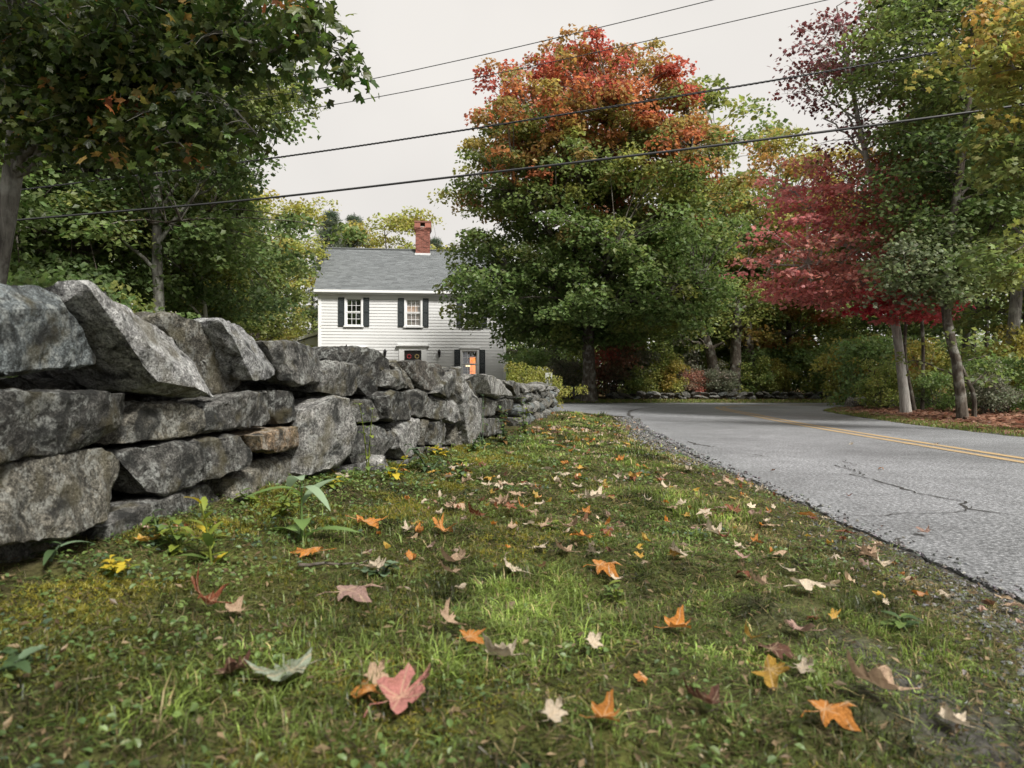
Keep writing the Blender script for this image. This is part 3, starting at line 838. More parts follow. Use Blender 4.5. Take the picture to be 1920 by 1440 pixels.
bk = mb.build('bricks', M_brick, chim); bk['kind'] = 'stuff'
zt = cz0 + nc * bh
mb = MB()
for sx in (-1, 1):
    for sy in (-1, 1):
        mb.box(*(sorted((cu_ + sx * .48, cu_ + sx * .14))), *(sorted((cy_ + sy * .48, cy_ + sy * .14))), zt - .02, zt + .26, np.array([.27, .11, .08]))
mb.box(cu_ - .50, cu_ + .50, cy_ - .50, cy_ + .50, zt + .26, zt + .36, np.array([.25, .12, .09]))
mb.build('chimney_cap', M_brick, chim)
MB().box(cu_ - cw - .04, cu_ + cw + .04, cy_ - cw - .06, cy_ + cw + .04, cz0 - .02, cz0 + .28).build('flashing', M_lead, chim)

pane_m = MB().box(-.5, .5, -.002, .002, -.5, .5).mesh('pane', M_glass)
def window(u, z, a, h, glow=None):
    w = empty('window', (u, 0, z), 0, house)
    def part(name, mb, mat): return mb.build(name, mat, w)
    fr = MB()
    fr.box(-a - .10, -a, -.055, .02, -h - .02, h + .12).box(a, a + .10, -.055, .02, -h - .02, h + .12)
    fr.box(-a, a, -.054, .02, h, h + .12)
    part('frame', fr, M_trim)
    part('sill', MB().box(-a - .14, a + .14, -.10, .02, -h - .09, -h - .021), M_trim)
    if z < 3: part('cap', MB().box(-a - .16, a + .16, -.10, .01, h + .121, h + .19), M_trim)
    sash = MB()
    for zl, zh, y in ((-h, .0, .035), (.0, h, .015)):
        sash.box(-a, -a + .045, y, y + .03, zl, zh).box(a - .045, a, y, y + .03, zl, zh)
        sash.box(-a + .045, a - .045, y + .001, y + .029, zl, zl + .05).box(-a + .045, a - .045, y + .001, y + .029, zh - .05, zh)
        for k in (1, 2):
            xx = -a + .045 + (2 * a - .09) * k / 3; sash.box(xx - .011, xx + .011, y + .004, y + .024, zl + .05, zh - .05)
        zz = (zl + zh) / 2; sash.box(-a + .045, a - .045, y + .005, y + .023, zz - .011, zz + .011)
        pw, ph = (2 * a - .09) / 3, (zh - zl - .1) / 2
        for ix in range(3):
            for iz in range(2):
                o = bpy.data.objects.new('pane', pane_m); COL.objects.link(o); o.parent = w
                o.scale = (pw, 1, ph); o.location = (-a + .045 + pw * (ix + .5), y + .014, zl + .05 + ph * (iz + .5))
    part('sash', sash, M_trim)
    part('room', MB().box(-a - .3, a + .3, .85, .9, -h - .3, h + .3).box(-a - .3, -a - .25, .08, .85, -h - .3, h + .3).box(a + .25, a + .3, .08, .85, -h - .3, h + .3)
         .box(-a - .25, a + .25, .08, .85, h + .25, h + .3).box(-a - .25, a + .25, .08, .85, -h - .3, -h - .25), M_room)
    if glow: glow(w, a, h)
    for sx in (-1, 1):
        x0, x1 = sorted((sx * (a + .115), sx * (a + .43)))
        sm = MB(); hb, ht = -h - .04, h + .06
        sm.box(x0, x0 + .05, -.075, -.032, hb, ht).box(x1 - .05, x1, -.075, -.032, hb, ht)
        for zz in (hb, -.02, ht - .08): sm.box(x0 + .05, x1 - .05, -.0745, -.0325, zz, zz + .08)
        zz = hb + .09
        while zz < ht - .1:
            if not (-.06 < zz < .06):
                sm.add([(x0 + .05, -.068, zz), (x1 - .05, -.068, zz), (x1 - .05, -.04, zz + .045), (x0 + .05, -.04, zz + .045),
                        (x0 + .05, -.06, zz - .004), (x1 - .05, -.06, zz - .004), (x1 - .05, -.033, zz + .041), (x0 + .05, -.033, zz + .041)],
                       [(0, 1, 2, 3), (4, 7, 6, 5), (0, 4, 5, 1), (3, 2, 6, 7), (0, 3, 7, 4), (1, 5, 6, 2)])
            zz += .05
        s_ = sm.build('shutter', M_shutter, house); s_.location = (u, 0, z)
    return w
def curtain(w, a, h):
    n = 24; xs = np.linspace(a * .05, a * .78, n); ys = .16 + .03 * np.sin(np.arange(n) * 1.7)
    v = [(x, y, z) for z in (-h * .95, h * .55) for x, y in zip(xs, ys)]
    MB().add(v, [(i, i + 1, n + i + 1, n + i) for i in range(n - 1)]).build('lamplit_curtain', M_lamp, w)
    MB().box(-a * .5, a * .75, .3, .34, -h * .15, h * .02).build('lamp_shade', glow_mat('lamp_shade_glow', (1, .72, .4), 1.6), w)
def blind(w, a, h):
    mb = MB()
    for k in range(20): mb.box(-a * .96, a * .96, .12, .135, -h * .95 + k * h * .095, -h * .95 + k * h * .095 + .055)
    mb.box(-a * .96, a * .96, .14, .15, -h * .95, h * .95)
    mb.build('blind', M_blind, w)
    MB().box(-a * .9, a * .5, .10, .115, h * .02, h * .5).build('lamplit_valance', glow_mat('valance_glow', (.6, .42, .30), .2), w)
for i, q in enumerate(WIN):
    window(*q, glow={1: blind, 4: curtain}.get(i))
# front door
d_root = empty('front_door', (DOOR[0], 0, 0), 0, house)
MB().box(-.46, .46, .02, .07, .02, 1.98).build('door_leaf', M_door, d_root)
mb = MB()
for sx in (-1, 1): mb.box(*sorted((sx * .46, sx * .74)), -.07, .03, .0, 2.2)
mb.box(-.74, .74, -.068, .03, 2.2, 2.42)
mb.build('door_surround', M_trim, d_root)
MB().box(-.88, .88, -.18, .01, 2.421, 2.50).box(-.80, .80, -.12, .01, 2.50, 2.54).build('door_cap', M_trim, d_root)
MB().box(-.46, .46, .021, .06, 1.985, 2.2).build('transom', M_door, d_root)
MB().tube([(.36, .0, 1.0), (.36, -.03, 1.0), (.36, -.06, 1.0)], [.012, .028, .02], 8).build('door_knob', M_black, d_root)
MB().box(-.9, .9, -.9, -.04, -.42, -.02).build('door_step', simple_mat('granite_step', (.3, .3, .29), .85, .25, 12), d_root)
def torus_pts(r, n=20): 
    a = np.linspace(0, 2 * np.pi, n); return np.c_[np.cos(a) * r, np.zeros(n), np.sin(a) * r]
for xx, colr, lb in ((-.20, (.35, .05, .06), 'small red wreath hanging on the dark front door'), (.22, (.34, .27, .12), 'small straw wreath hanging on the dark front door')):
    pth = torus_pts(.10); pth += np.array([0, 0, 0])
    wreath = MB().tube(pth, .032 + .008 * np.sin(np.arange(20) * 2.3), 7).build('wreath', simple_mat('wreath_' + lb.split()[1], colr, .8, .3, 30))
    mw = Matrix.Translation((hx, hy, HZ)) @ Matrix.Rotation(HA, 4, 'Z') @ Matrix.Translation((DOOR[0] + xx, -.02, 1.86))
    wreath.matrix_world = mw; tag(wreath, lb, 'wreath')
for uu, lb in ((3.52, 'black wall lantern on the clapboards near the red wreath side of the door'), (6.42, 'black wall lantern between the front door and the glowing window')):
    lt = empty('wall_lantern', (0, 0, 0)); lt.matrix_world = Matrix.Translation((hx, hy, HZ)) @ Matrix.Rotation(HA, 4, 'Z') @ Matrix.Translation((uu, -.14, 1.98))
    tag(lt, lb, 'lantern', 'lanterns beside the front door')
    mb = MB(); mb.tube([(0, 0, -.16), (0, 0, -.12), (0, 0, .12), (0, 0, .14), (0, 0, .22), (0, 0, .30)], [.02, .05, .085, .11, .05, .008], 6)
    mb.build('lamp_head', M_black, lt)
    MB().tube([(0, .12, .02), (0, .06, -.2), (0, 0, -.17)], .015, 6).tube([(0, .125, -.12), (0, .125, .12)], .04, 6).build('bracket', M_black, lt)
    MB().tube([(0, 0, -.10), (0, 0, .11)], [.052, .083], 6).build('lamp_glass', simple_mat('lantern_glass', (.12, .12, .11), .1, .1), lt)
# lean-to at the far-left end
mb = MB(); mb.add([(x, y, z) for x in (-2.6, -.02) for y, z in ((2.0, -.4), (6, -.4))] + [(-2.6, 2.0, 2.4), (-2.6, 6, 2.4), (-.02, 2.0, 3.2), (-.02, 6, 3.2)],
       [(0, 2, 6, 4), (1, 5, 7, 3), (0, 4, 5, 1), (4, 6, 7, 5)])
mb.build('lean_to_wall', M_white, house)
mb = MB(); v = [(-2.9, 1.8, 2.36), (-.02, 1.8, 3.28), (-.02, 6.2, 3.28), (-2.9, 6.2, 2.36)]; v += [(x, y, z + .16) for x, y, z in v]
mb.add(v, [(3, 2, 1, 0), (4, 5, 6, 7), (0, 1, 5, 4), (1, 2, 6, 5), (2, 3, 7, 6), (3, 0, 4, 7)]); mb.build('lean_to_roof', M_trim, house)

# small sign near the end of the wall
sp = P(1029, 722, 17.0); sgz = gz(sp[0], sp[1])
sg = empty('yard_sign', (sp[0], sp[1], sgz), .05); tag(sg, 'small white yard sign with dark bars behind the wall end', 'sign')
zc = CAMZ + (HOR - 711) / F * 17 - sgz
MB().box(-.085, .085, -.008, .008, zc - .16, zc + .16).build('board', simple_mat('weathered_sign_paint', (.36, .37, .36), .7, .15, 9), sg)
MB().box(-.055, .06, -.012, -.0085, zc + .02, zc + .055).box(-.06, .05, -.012, -.0085, zc - .05, zc - .03).build('printed_bar', M_black, sg)
MB().box(-.012, .012, .0085, .03, -.1, zc + .1).build('stake', simple_mat('sign_stake', (.2, .15, .1), .9), sg)

# ------------------------------------------------------------------ trees
KITE = np.array([(0, 0, 0), (.42, .38, .06), (1, 0, -.04), (.42, -.38, .06)]) - np.array([.5, 0, 0])
KITE_F = np.array([[0, 1, 2, 3]])
def star_leaf(lobes, inner=.35):
    """flat lobed leaf outline as a fan, tip along +x"""
    pts = []
    for a, r in lobes: pts.append((r * math.cos(math.radians(a)), r * math.sin(math.radians(a))))
    v = [(0, 0, 0)] + [(x, y, -.18 * (x * x + y * y)) for x, y in pts]
    n = len(pts); f = np.array([(0, 1 + i, 1 + (i + 1) % n) for i in range(n)])
    return np.array(v) * .62, f
MAPLE_SIMPLE = star_leaf([(0, 1), (27, .62), (56, .92), (115, .55), (245, .55), (304, .92), (333, .62)])
MAPLE_MID = star_leaf([(0, 1.02), (10, .80), (22, .56), (40, .78), (55, .98), (68, .74), (84, .52), (112, .66), (176, .24), (248, .66), (276, .52), (292, .74), (305, .98), (320, .78), (338, .56), (350, .80)])
MAPLE_FULL = star_leaf([(0, 1.05), (7, .74), (15, .74), (20, .40), (38, .70), (47, .78), (55, 1.0), (63, .72), (74, .62), (84, .36), (104, .52), (115, .66), (132, .46), (176, .20),
                        (184, .20), (228, .46), (245, .66), (256, .52), (276, .36), (286, .62), (297, .72), (305, 1.0), (313, .78), (322, .70), (340, .40), (345, .74), (353, .74)])

def blob_points(rg, centre, radii, n, lo=.35, seed=0, lump=.22):
    d = rg.normal(size=(n, 3)); d /= np.linalg.norm(d, axis=1)[:, None]
    r = lo + (1 - lo) * rg.random(n) ** .55
    lob = 1 + lump * fbm(d * 1.9 + seed, seed, 2) * 1.6
    return np.asarray(centre) + d * (r * lob)[:, None] * np.asarray(radii)

def bez(a, b, c, n):
    t = np.linspace(0, 1, n)[:, None]; return (1 - t) ** 2 * a + 2 * t * (1 - t) * b + t * t * c

def skeleton(rg, trunk, tr, tips, clusters, limb_k=.8, sides=8, twig=.014, twig_sides=3, flare=1.5):
    """trunk path with radii, limbs from it to tips, twigs from limbs to leaf clusters"""
    mb = MB(); trunk = np.asarray(trunk, float)
    r = np.asarray(tr, float).copy()
    tp_ = spline(trunk, 6); rr = np.interp(np.linspace(0, 1, len(tp_)), np.linspace(0, 1, len(r)), r)
    zz = tp_[:, 2] - tp_[0, 2]; rr = rr * (1 + (flare - 1) * np.exp(-zz / (2.2 * rr[0])))
    tp_[1:-1, :2] += rg.normal(0, .035 * r[0], (len(tp_) - 2, 2))
    mb.tube(tp_, rr, sides)
    samples = [tp_[len(tp_) // 3:]]
    for tip in tips:
        hd = np.linalg.norm(tip[:2] - trunk[:, :2].mean(0)); z0 = np.clip(tip[2] - hd * limb_k * rg.uniform(.7, 1.3), trunk[0, 2] + .28 * (trunk[-1, 2] - trunk[0, 2]), trunk[-1, 2] - .02)
        i = int(np.argmin(np.abs(tp_[:, 2] - z0))); a = tp_[i]
        ctrl = a + (tip - a) * .5 + np.array([0, 0, .18 * np.linalg.norm(tip - a)]) * rg.uniform(.0, 1.2)
        p_ = bez(a, ctrl, tip, 9); p_[1:] += rg.normal(0, .025 * np.linalg.norm(tip - a), (8, 3)) * np.linspace(.3, 1, 8)[:, None]
        mb.tube(p_, np.linspace(rr[i] * .55, twig * 1.6, 9), max(4, sides - 3)); samples.append(p_[2:])
    smp = np.vstack(samples)
    for c in clusters:
        d = np.linalg.norm(smp - c, axis=1) + np.clip(smp[:, 2] - c[2], 0, None) * 1.0
        a = smp[np.argmin(d)]; mid = (a + c) / 2 + np.array([0, 0, .1 * np.linalg.norm(c - a)])
        mb.tube(bez(a, mid, c, 4), [twig * 1.2, twig, twig * .75, twig * .45], twig_sides, cap=False)
    return mb

def leaves(rg, clusters, crad, n_each, size, tmpl, cols, flat=.38, up=.75, spread=.55, droop=.3, jit=.10):
    M_ = len(clusters); crad = np.broadcast_to(crad, (M_,)); n_each = np.broadcast_to(n_each, (M_,))
    ci = np.repeat(np.arange(M_), n_each); n = len(ci)
    off = np.clip(rg.normal(size=(n, 3)), -1.5, 1.5) * spread * np.c_[crad[ci], crad[ci], crad[ci] * flat]
    h2 = (off[:, :2] ** 2).sum(1); off[:, 2] -= droop * h2 / crad[ci]
    nr = np.c_[rg.normal(0, .5, (n, 2)), np.full(n, up)] + rg.normal(0, .25, (n, 3))
    nr[:, :2] += off[:, :2] / crad[ci][:, None] * .35
    s_ = size * rg.uniform(.65, 1.25, (n, 1)) * np.ones((1, 3))
    cc = cols[ci] * (1 + rg.normal(0, jit, (n, 1))) * (1 + rg.normal(0, jit * .5, (n, 3)))
    t, tf = tmpl
    return scatter(t, tf, clusters[ci] + off, s_, basis(nr, rg.uniform(0, 6.28, n)), np.clip(cc, .004, .9))

GREEN = np.array([.138, .188, .062]); DGREEN = np.array([.098, .145, .056]); YGREEN = np.array([.28, .295, .085]); YELLOW = np.array([.36, .26, .07])
ORANGE = np.array([.46, .19, .085]); RED = np.array([.43, .115, .085]); CRIMSON = np.array([.56, .215, .205]); PURPLE = np.array([.21, .10, .105]); PINE = np.array([.075, .11, .065]); SAGE = np.array([.15, .17, .11])

def make_tree(name, base, trunk, tr, blobs, label, cat='tree', seed=1, bark=None, lm=None, tmpl=(KITE, KITE_F), n_tips=16, limb_k=.8, sides=9, twig=.014, group=None, flare=1.5, leaf_kw=None):
    """blobs: dicts centre, radii, n, crad, per, size, col(points)->(n,3)"""
    rg = np.random.default_rng(seed); base = np.asarray(base, float)
    root = empty(name, base); tag(root, label, cat, group)
    allc = []; lmb = MB()
    for q in blobs:
        pts = blob_points(rg, np.asarray(q['c']) - base, q['r'], q['n'], q.get('lo', .35), seed, q.get('lump', .22))
        if q.get('clump'):
            nk, sp_ = q['clump']; mk = max(4, q['n'] // nk); cand = blob_points(rg, np.asarray(q['c']) - base, q['r'], mk * 7, q.get('lo', .35), seed, q.get('lump', .22))
            sel = [0]; dm = np.linalg.norm((cand - cand[0]) * (1, 1, 1.5), axis=1)
            for _ in range(mk - 1):
                k_ = int(np.argmax(dm * rg.uniform(.75, 1, len(dm)))); sel.append(k_); dm = np.minimum(dm, np.linalg.norm((cand - cand[k_]) * (1, 1, 1.5), axis=1))
            cc_ = cand[sel]
            pts = cc_[rg.integers(0, len(cc_), q['n'])] + np.clip(rg.normal(size=(q['n'], 3)), -1.7, 1.7) * np.array([sp_, sp_, sp_ * .38]); pts[:, 2] -= .12 * sp_ * rg.random(len(pts))
        if 'zmin' in q: pts = pts[pts[:, 2] > q['zmin'] - base[2]]
        allc.append(pts)
        kw = dict(leaf_kw or {}); kw.update(q.get('kw', {}))
        lmb.add(*leaves(rg, pts, q['cr'] * rg.uniform(.7, 1.3, len(pts)), q['per'], q['size'], tmpl, q['col'](pts, rg), **kw))
    allc = np.vstack(allc)
    tips = allc[rg.choice(len(allc), min(n_tips, len(allc)), replace=False)]
    tmid = np.asarray(trunk, float).mean(0) - base
    tips = tips * .86 + tmid * .14
    skeleton(rg, np.asarray(trunk, float) - base, tr, tips, allc, limb_k, sides, twig, flare=flare).build('trunk', bark or M_bark, root, True)
    cr = lmb.build('crown', lm or M_leaf, root)
    return root

def blend(a, b, t): t = np.clip(t, 0, 1)[:, None]; return a[None] * (1 - t) + b[None] * t
def flatcol(base, alt=None, amt=.4, s=1.0, sd=3):
    def f(p, rg):
        n = fbm(p * s + 5, sd, 2) * 1.4 + rg.normal(0, .25, len(p))
        return blend(base, alt if alt is not None else base * 1.5, amt + n * .6)
    return f

# the tall sugar maple in front of the house
D_ = 28.0; mz = gz(*P(1105, 750, D_)[:2]); pxm = D_ / F
def mp_(x, y, dy=0.0): p_ = P(x, y, D_); p_[1] += dy; return p_
def maple_col(p, rg):
    z = p[:, 2]; n = fbm(p * .55, 21, 3); r = np.hypot(p[:, 0], p[:, 1])
    t = sstep(9.2, 14.4, z + n * 3.4 + .25 * (r - 3) + rg.normal(0, 1.1, len(p)))
    spot = (fbm(p * .9 + 9, 4, 2) > .34) * sstep(5.0, 8.5, z)
    t = np.maximum(t, spot * rg.uniform(.3, .75, len(p)))
    yel = sstep(.05, .5, fbm(p * .7 + 31, 8, 2) + .05 * (r - 4))
    g = blend(GREEN * np.array([.9, .95, .95]), YGREEN, yel * .75 + .25 * sstep(5, 11, z))
    t = t[:, None]
    stay = (rg.random(len(p)) < .33)[:, None]; t = np.where(stay, t * .3, t)
    mid = ORANGE * np.array([.9, .95, 1.0])
    return np.where(t < .5, g * (1 - t * 2) + mid * t * 2, mid * (2 - t * 2) + (RED * np.array([.92, 1.0, 1.05])) * (t * 2 - 1))
tb = P(1105, 750, D_); tb[2] = mz - .1
make_tree('maple_tree', tb, [tb, mp_(1104, 690), mp_(1102, 620), mp_(1100, 545), mp_(1092, 440), mp_(1085, 330), mp_(1083, 200), mp_(1085, 130)], [.27, .25, .24, .23, .16, .12, .07, .03],
          [dict(c=mp_(1096, 225), r=(3.9, 3.6, 2.9), n=380, lump=.10, clump=(6, .66), cr=.56, per=92, size=.165, col=maple_col, lo=.35),
           dict(c=mp_(1112, 315), r=(5.3, 4.8, 2.7), n=410, lump=.10, clump=(6, .70), cr=.58, per=92, size=.165, col=maple_col, lo=.4),
           dict(c=mp_(1108, 420), r=(5.5, 5.0, 2.6), n=380, lump=.14, clump=(6, .74), cr=.62, per=92, size=.165, col=maple_col, lo=.4),
           dict(c=mp_(1108, 535), r=(5.8, 5.3, 1.9), n=360, lump=.16, clump=(6, .78), cr=.64, per=92, size=.168, col=maple_col, lo=.3),
           dict(c=mp_(1100, 590), r=(4.6, 4.4, .75), n=130, lump=.10, clump=(6, .75), cr=.62, per=92, size=.168, col=maple_col, lo=.2)],
          'tall sugar maple turning red at the top, beside the driveway', seed=11, n_tips=30, sides=12, twig=.022, bark=M_bark, limb_k=1.3)

# red maple leaning over the bank at the right
D_ = 15.0
rb = P(1699, 770, D_); rb[2] = gz(rb[0], rb[1]) - .08
def redcol(p, rg): return blend(CRIMSON, np.array([.40, .19, .15]), .4 + fbm(p * .9, 7, 2) * 1.2 + rg.normal(0, .2, len(p)))
def hotred(p, rg): return blend(np.array([.46, .055, .085]), CRIMSON, .3 + rg.normal(0, .3, len(p)))
def purp(p, rg): return blend(PURPLE, np.array([.13, .045, .04]), .4 + rg.normal(0, .4, len(p)))
def redgreen(p, rg): return blend(np.array([.24, .05, .035]), YGREEN * .8, .35 + fbm(p * 1.3, 9, 2) * 1.5)
make_tree('maple_tree', rb, [rb, mp_(1690, 690), mp_(1678, 600), mp_(1660, 490), mp_(1644, 380), mp_(1622, 280), mp_(1600, 170), mp_(1580, 60), mp_(1570, 10)], [.105, .095, .09, .08, .068, .055, .042, .025, .012],
          [dict(c=mp_(1545, 470, -.3), r=(1.75, 1.6, 1.35), n=92, cr=.42, per=30, size=.10, col=redcol, lo=.2, kw=dict(flat=.16, droop=.15)),
           dict(c=mp_(1510, 540, -.6), r=(1.3, 1.2, .55), n=44, cr=.46, per=52, size=.098, col=redcol, lo=.2, kw=dict(flat=.14, droop=.2)),
           dict(c=mp_(1655, 575, -.9), r=(1.05, .8, .5), n=42, cr=.42, per=72, size=.098, col=hotred, lo=.2, kw=dict(flat=.14, droop=.25)),
           dict(c=mp_(1530, 350, .4), r=(1.15, 1.1, .75), n=48, cr=.42, per=36, size=.10, col=redcol, lo=.2, kw=dict(flat=.18, droop=.15)),
           dict(c=mp_(1640, 400, -.3), r=(1.1, 1.1, .9), n=55, cr=.42, per=42, size=.10, col=redcol, lo=.2, kw=dict(flat=.18, droop=.15)),
           dict(c=mp_(1600, 170), r=(1.35, 1.3, 2.1), n=80, cr=.42, per=17, size=.10, col=purp, lo=.3),
           dict(c=mp_(1540, 110), r=(.85, .8, 1.0), n=46, cr=.38, per=20, size=.10, col=purp, lo=.3),
           dict(c=mp_(1690, 300), r=(.75, .8, .75), n=34, cr=.45, per=60, size=.09, col=redgreen, lo=.2)],
          'slender red maple with crimson leaves leaning over the leafy bank', seed=21, n_tips=26, sides=8, twig=.009, bark=M_pale, limb_k=.9, tmpl=MAPLE_SIMPLE, flare=1.3)

# green trees of the right-hand bank
D_ = 12.2
cb = P(1806, 782, D_); cb[2] = gz(cb[0], cb[1]) - .08
make_tree('oak_tree', cb, [cb, mp_(1795, 690), mp_(1775, 590), mp_(1778, 480), mp_(1800, 330), mp_(1820, 160), mp_(1830, -40), mp_(1830, -160)], [.09, .082, .078, .07, .06, .05, .04, .02],
          [dict(c=mp_(1830, 60, .8), r=(1.75, 1.8, 2.0), n=120, cr=.5, per=85, size=.095, col=flatcol(GREEN * .95, YGREEN * .8, .2), lo=.25),
           dict(c=mp_(1830, 330, .8), r=(1.5, 1.6, 1.4), n=110, cr=.5, per=85, size=.09, col=flatcol(DGREEN, GREEN, .5), lo=.25),
           dict(c=mp_(1740, 500, -.2), r=(.95, .9, .7), n=52, cr=.42, per=80, size=.085, col=flatcol(GREEN, SAGE, .4), lo=.2),
           dict(c=mp_(1890, 480, .6), r=(1.0, 1.0, .6), n=40, cr=.45, per=80, size=.09, col=flatcol(DGREEN, YGREEN, .3), lo=.2)],
          'dark green tree with crooked slim trunk beside the red maple', seed=31, n_tips=26, twig=.009, tmpl=MAPLE_SIMPLE, limb_k=.6, flare=1.3)
D_ = 9.0
eb = P(2080, 800, D_); eb[2] = gz(eb[0], eb[1]) - .05
make_tree('maple_tree', eb, [eb, mp_(2075, 500), mp_(2060, 200), mp_(2050, -150)], [.16, .13, .10, .05],
          [dict(c=mp_(1925, 60, .2), r=(.75, .8, .7), n=36, cr=.34, per=46, size=.105, col=flatcol(YGREEN * .85, ORANGE, .14, 1.4), lo=.2, kw=dict(droop=.5)),
           dict(c=mp_(1930, 240, .2), r=(.6, .7, .65), n=32, cr=.32, per=42, size=.105, col=flatcol(GREEN, YELLOW, .28, 1.4), lo=.2, kw=dict(droop=.5)),
           dict(c=mp_(1935, 460, .4), r=(.45, .5, .4), n=14, cr=.3, per=36, size=.10, col=flatcol(GREEN, YGREEN, .4, 1.4), lo=.2, kw=dict(droop=.5))],
          'maple with hanging yellow and orange leaves at the upper right edge', seed=41, n_tips=14, twig=.007, tmpl=MAPLE_MID, limb_k=.3)

# big maple whose boughs hang in at the upper left
D_ = 6.5
fb = P(-70, 800, D_); fb[2] = gz(fb[0], fb[1]) - .1
rgf = np.random.default_rng(5)
froot = empty('maple_tree', fb); tag(froot, 'grey trunked maple whose dark green boughs hang over the wall', 'tree')
mbk = MB(); trk = spline([fb - fb, mp_(-30, 640) - fb, mp_(-2, 480) - fb, mp_(22, 330) - fb, mp_(34, 220) - fb, mp_(60, 60) - fb, mp_(95, -160) - fb, mp_(130, -420) - fb], 6)
mbk.tube(trk, np.interp(np.linspace(0, 1, len(trk)), [0, .15, .6, 1], [.14, .092, .08, .04]), 12)
BOUGHS = [  # start on trunk (row), tip in the photo and its distance, number of twigs
    (300, (640, 20), 4.6, 40), (260, (648, 105), 4.5, 24), (330, (490, 235), 4.9, 44), (330, (390, 245), 5.2, 40), (260, (540, 95), 5.0, 46), (200, (480, 30), 5.2, 40),
    (200, (330, 120), 5.2, 46), (280, (290, 215), 5.4, 44), (300, (170, 190), 5.6, 36), (220, (180, 90), 5.4, 44), (180, (60, 40), 5.4, 34), (340, (60, 170), 5.7, 26),
    (160, (590, -60), 4.6, 36), (160, (330, -80), 5.0, 30), (300, (400, 180), 5.0, 40), (240, (250, 30), 4.8, 34), (330, (340, 265), 5.0, 14)]
cl_c = []
for row, tip, dt, nt_ in BOUGHS:
    a = trk[np.argmin(np.abs(trk[:, 2] + fb[2] - (CAMZ + (HOR - row) / F * 6.5)))]
    t_ = P(*tip, dt) - fb
    L = np.linalg.norm(t_ - a)
    p_ = bez(a, (a + t_) / 2 + np.array([0, 0, .22 * L]), t_, 12); p_[1:] += rgf.normal(0, .018 * L, (11, 3))
    mbk.tube(p_, np.linspace(.042, .006, 12), 6)
    for k in range(int(nt_ * 1.5)):
        u = rgf.uniform(.28, 1) ** .8; i = u * 11; i0 = int(min(i, 10)); q = p_[i0] + (p_[i0 + 1] - p_[i0]) * (i - i0)
        d = np.clip(rgf.normal(size=3), -1.6, 1.6) * np.array([.27, .27, .16]) * (.40 + .85 * (1 - u)); d[2] -= .06
        e = q + d
        mbk.tube(bez(q, (q + e) / 2 + np.array([0, 0, .05]), e, 4), [.006, .005, .004, .002], 3, cap=False)
        cl_c.append(e)
cl_c = np.array(cl_c)
w_ = cl_c + fb
orange_p = (rgf.random(len(cl_c)) < .045)
cols = np.where(orange_p[:, None], blend(YGREEN, ORANGE * 1.0, rgf.random(len(cl_c))), blend(np.array([.048, .080, .025]), np.array([.11, .145, .04]), rgf.random(len(cl_c))))
lm_ = MB(); lm_.add(*leaves(rgf, cl_c, .17, 14, .085, MAPLE_MID, cols, flat=.6, up=.55, spread=.62, droop=.5, jit=.18))
nu = 460; up_ = np.c_[rgf.uniform(-9.5, 1.2, nu), rgf.uniform(-1.5, 11, nu), rgf.uniform(4.5, 10.5, nu)]  # unseen upper crown, added above the view to shade the boughs below
ru = np.hypot(up_[:, 0] + 4.4, up_[:, 1] - 5.5); zmin = .65 + .585 * np.clip(up_[:, 1], 1.5, 20) + .75
up_ = up_[(ru < 6.2 - .35 * np.abs(up_[:, 2] - 6.5)) & (up_[:, 2] > zmin)] - fb
lm_.add(*leaves(rgf, up_, .55, 60, .17, (KITE, KITE_F), np.broadcast_to(np.array([.06, .10, .03]), (len(up_), 3)), flat=.45, up=.6))
for c_ in up_[::2]:
    a = trk[np.argmin(np.abs(trk[:, 2] - c_[2] * .75))]; mbk.tube(bez(a, (a + c_) / 2 + np.array([0, 0, .5]), c_, 6), np.linspace(.04, .008, 6), 4)
mbk.build('trunk', M_barkg, froot, True)
lm_.build('crown', M_leaf_near, froot)

# woods: a handful of tree forms, repeated at their own places
def variant(name, seed, h, rad, col, kind='broad', per=95, n=190, size=.2, bark=None, tr=.16, cr=.75, crown_base=.25):
    rg = np.random.default_rng(seed)
    if kind == 'pine':
        pts = []; 
        for z in np.arange(.18 * h, h * .98, h * .03):
            R_ = rad * (1 - (z / h)) ** .75 + .15
            for k in range(rg.integers(6, 9)):
                a = rg.uniform(0, 6.28)
                for u in (.4, .72, 1.0):
                    pts.append((math.cos(a) * R_ * u, math.sin(a) * R_ * u, z + .14 * R_ * u + rg.normal(0, .08)))
        pts = np.array(pts); lm = MB()
        NEED = np.array([(-.5, -.05, 0), (.5, 0, .05), (-.5, .05, 0)]); 
        lm.add(*leaves(rg, pts, .42, 42, .34, (NEED, np.array([[0, 1, 2]])), col(pts, rg), flat=.45, up=.35, spread=.5, droop=-.1))
        root = empty(name, (0, 0, 0))
        mb = MB(); mb.tube([(0, 0, -.2), (0, 0, h * .5), (0, 0, h)], [tr, tr * .6, .02], 8)
        for q in pts[2::3]: mb.tube([(0, 0, q[2] - .12 * np.hypot(q[0], q[1])), q], [.035, .012], 3, cap=False)
        mb.build('trunk', bark or M_bark, root, True); lm.build('crown', M_leaf, root)
        return root
    t0 = np.array([(0, 0, -.2), (.1, 0, h * .3), (-.05, .1, h * .6), (.05, -.05, h * .9)])
    t0[1:, :2] += rg.normal(0, .02 * h, (3, 2))
    zc = h * (1 + crown_base) / 2; rz = h * (1 - crown_base) / 2
    return make_tree(name, (0, 0, 0), t0, [tr, tr * .8, tr * .5, .03],
                     [dict(c=(0, 0, zc), r=(rad, rad, rz), n=n, cr=cr, per=per, size=size, col=col, lo=.3, lump=.4, clump=(8, .24 * rad))], 'x', seed=seed, n_tips=16, sides=7, twig=.016, bark=bark)
V = {}
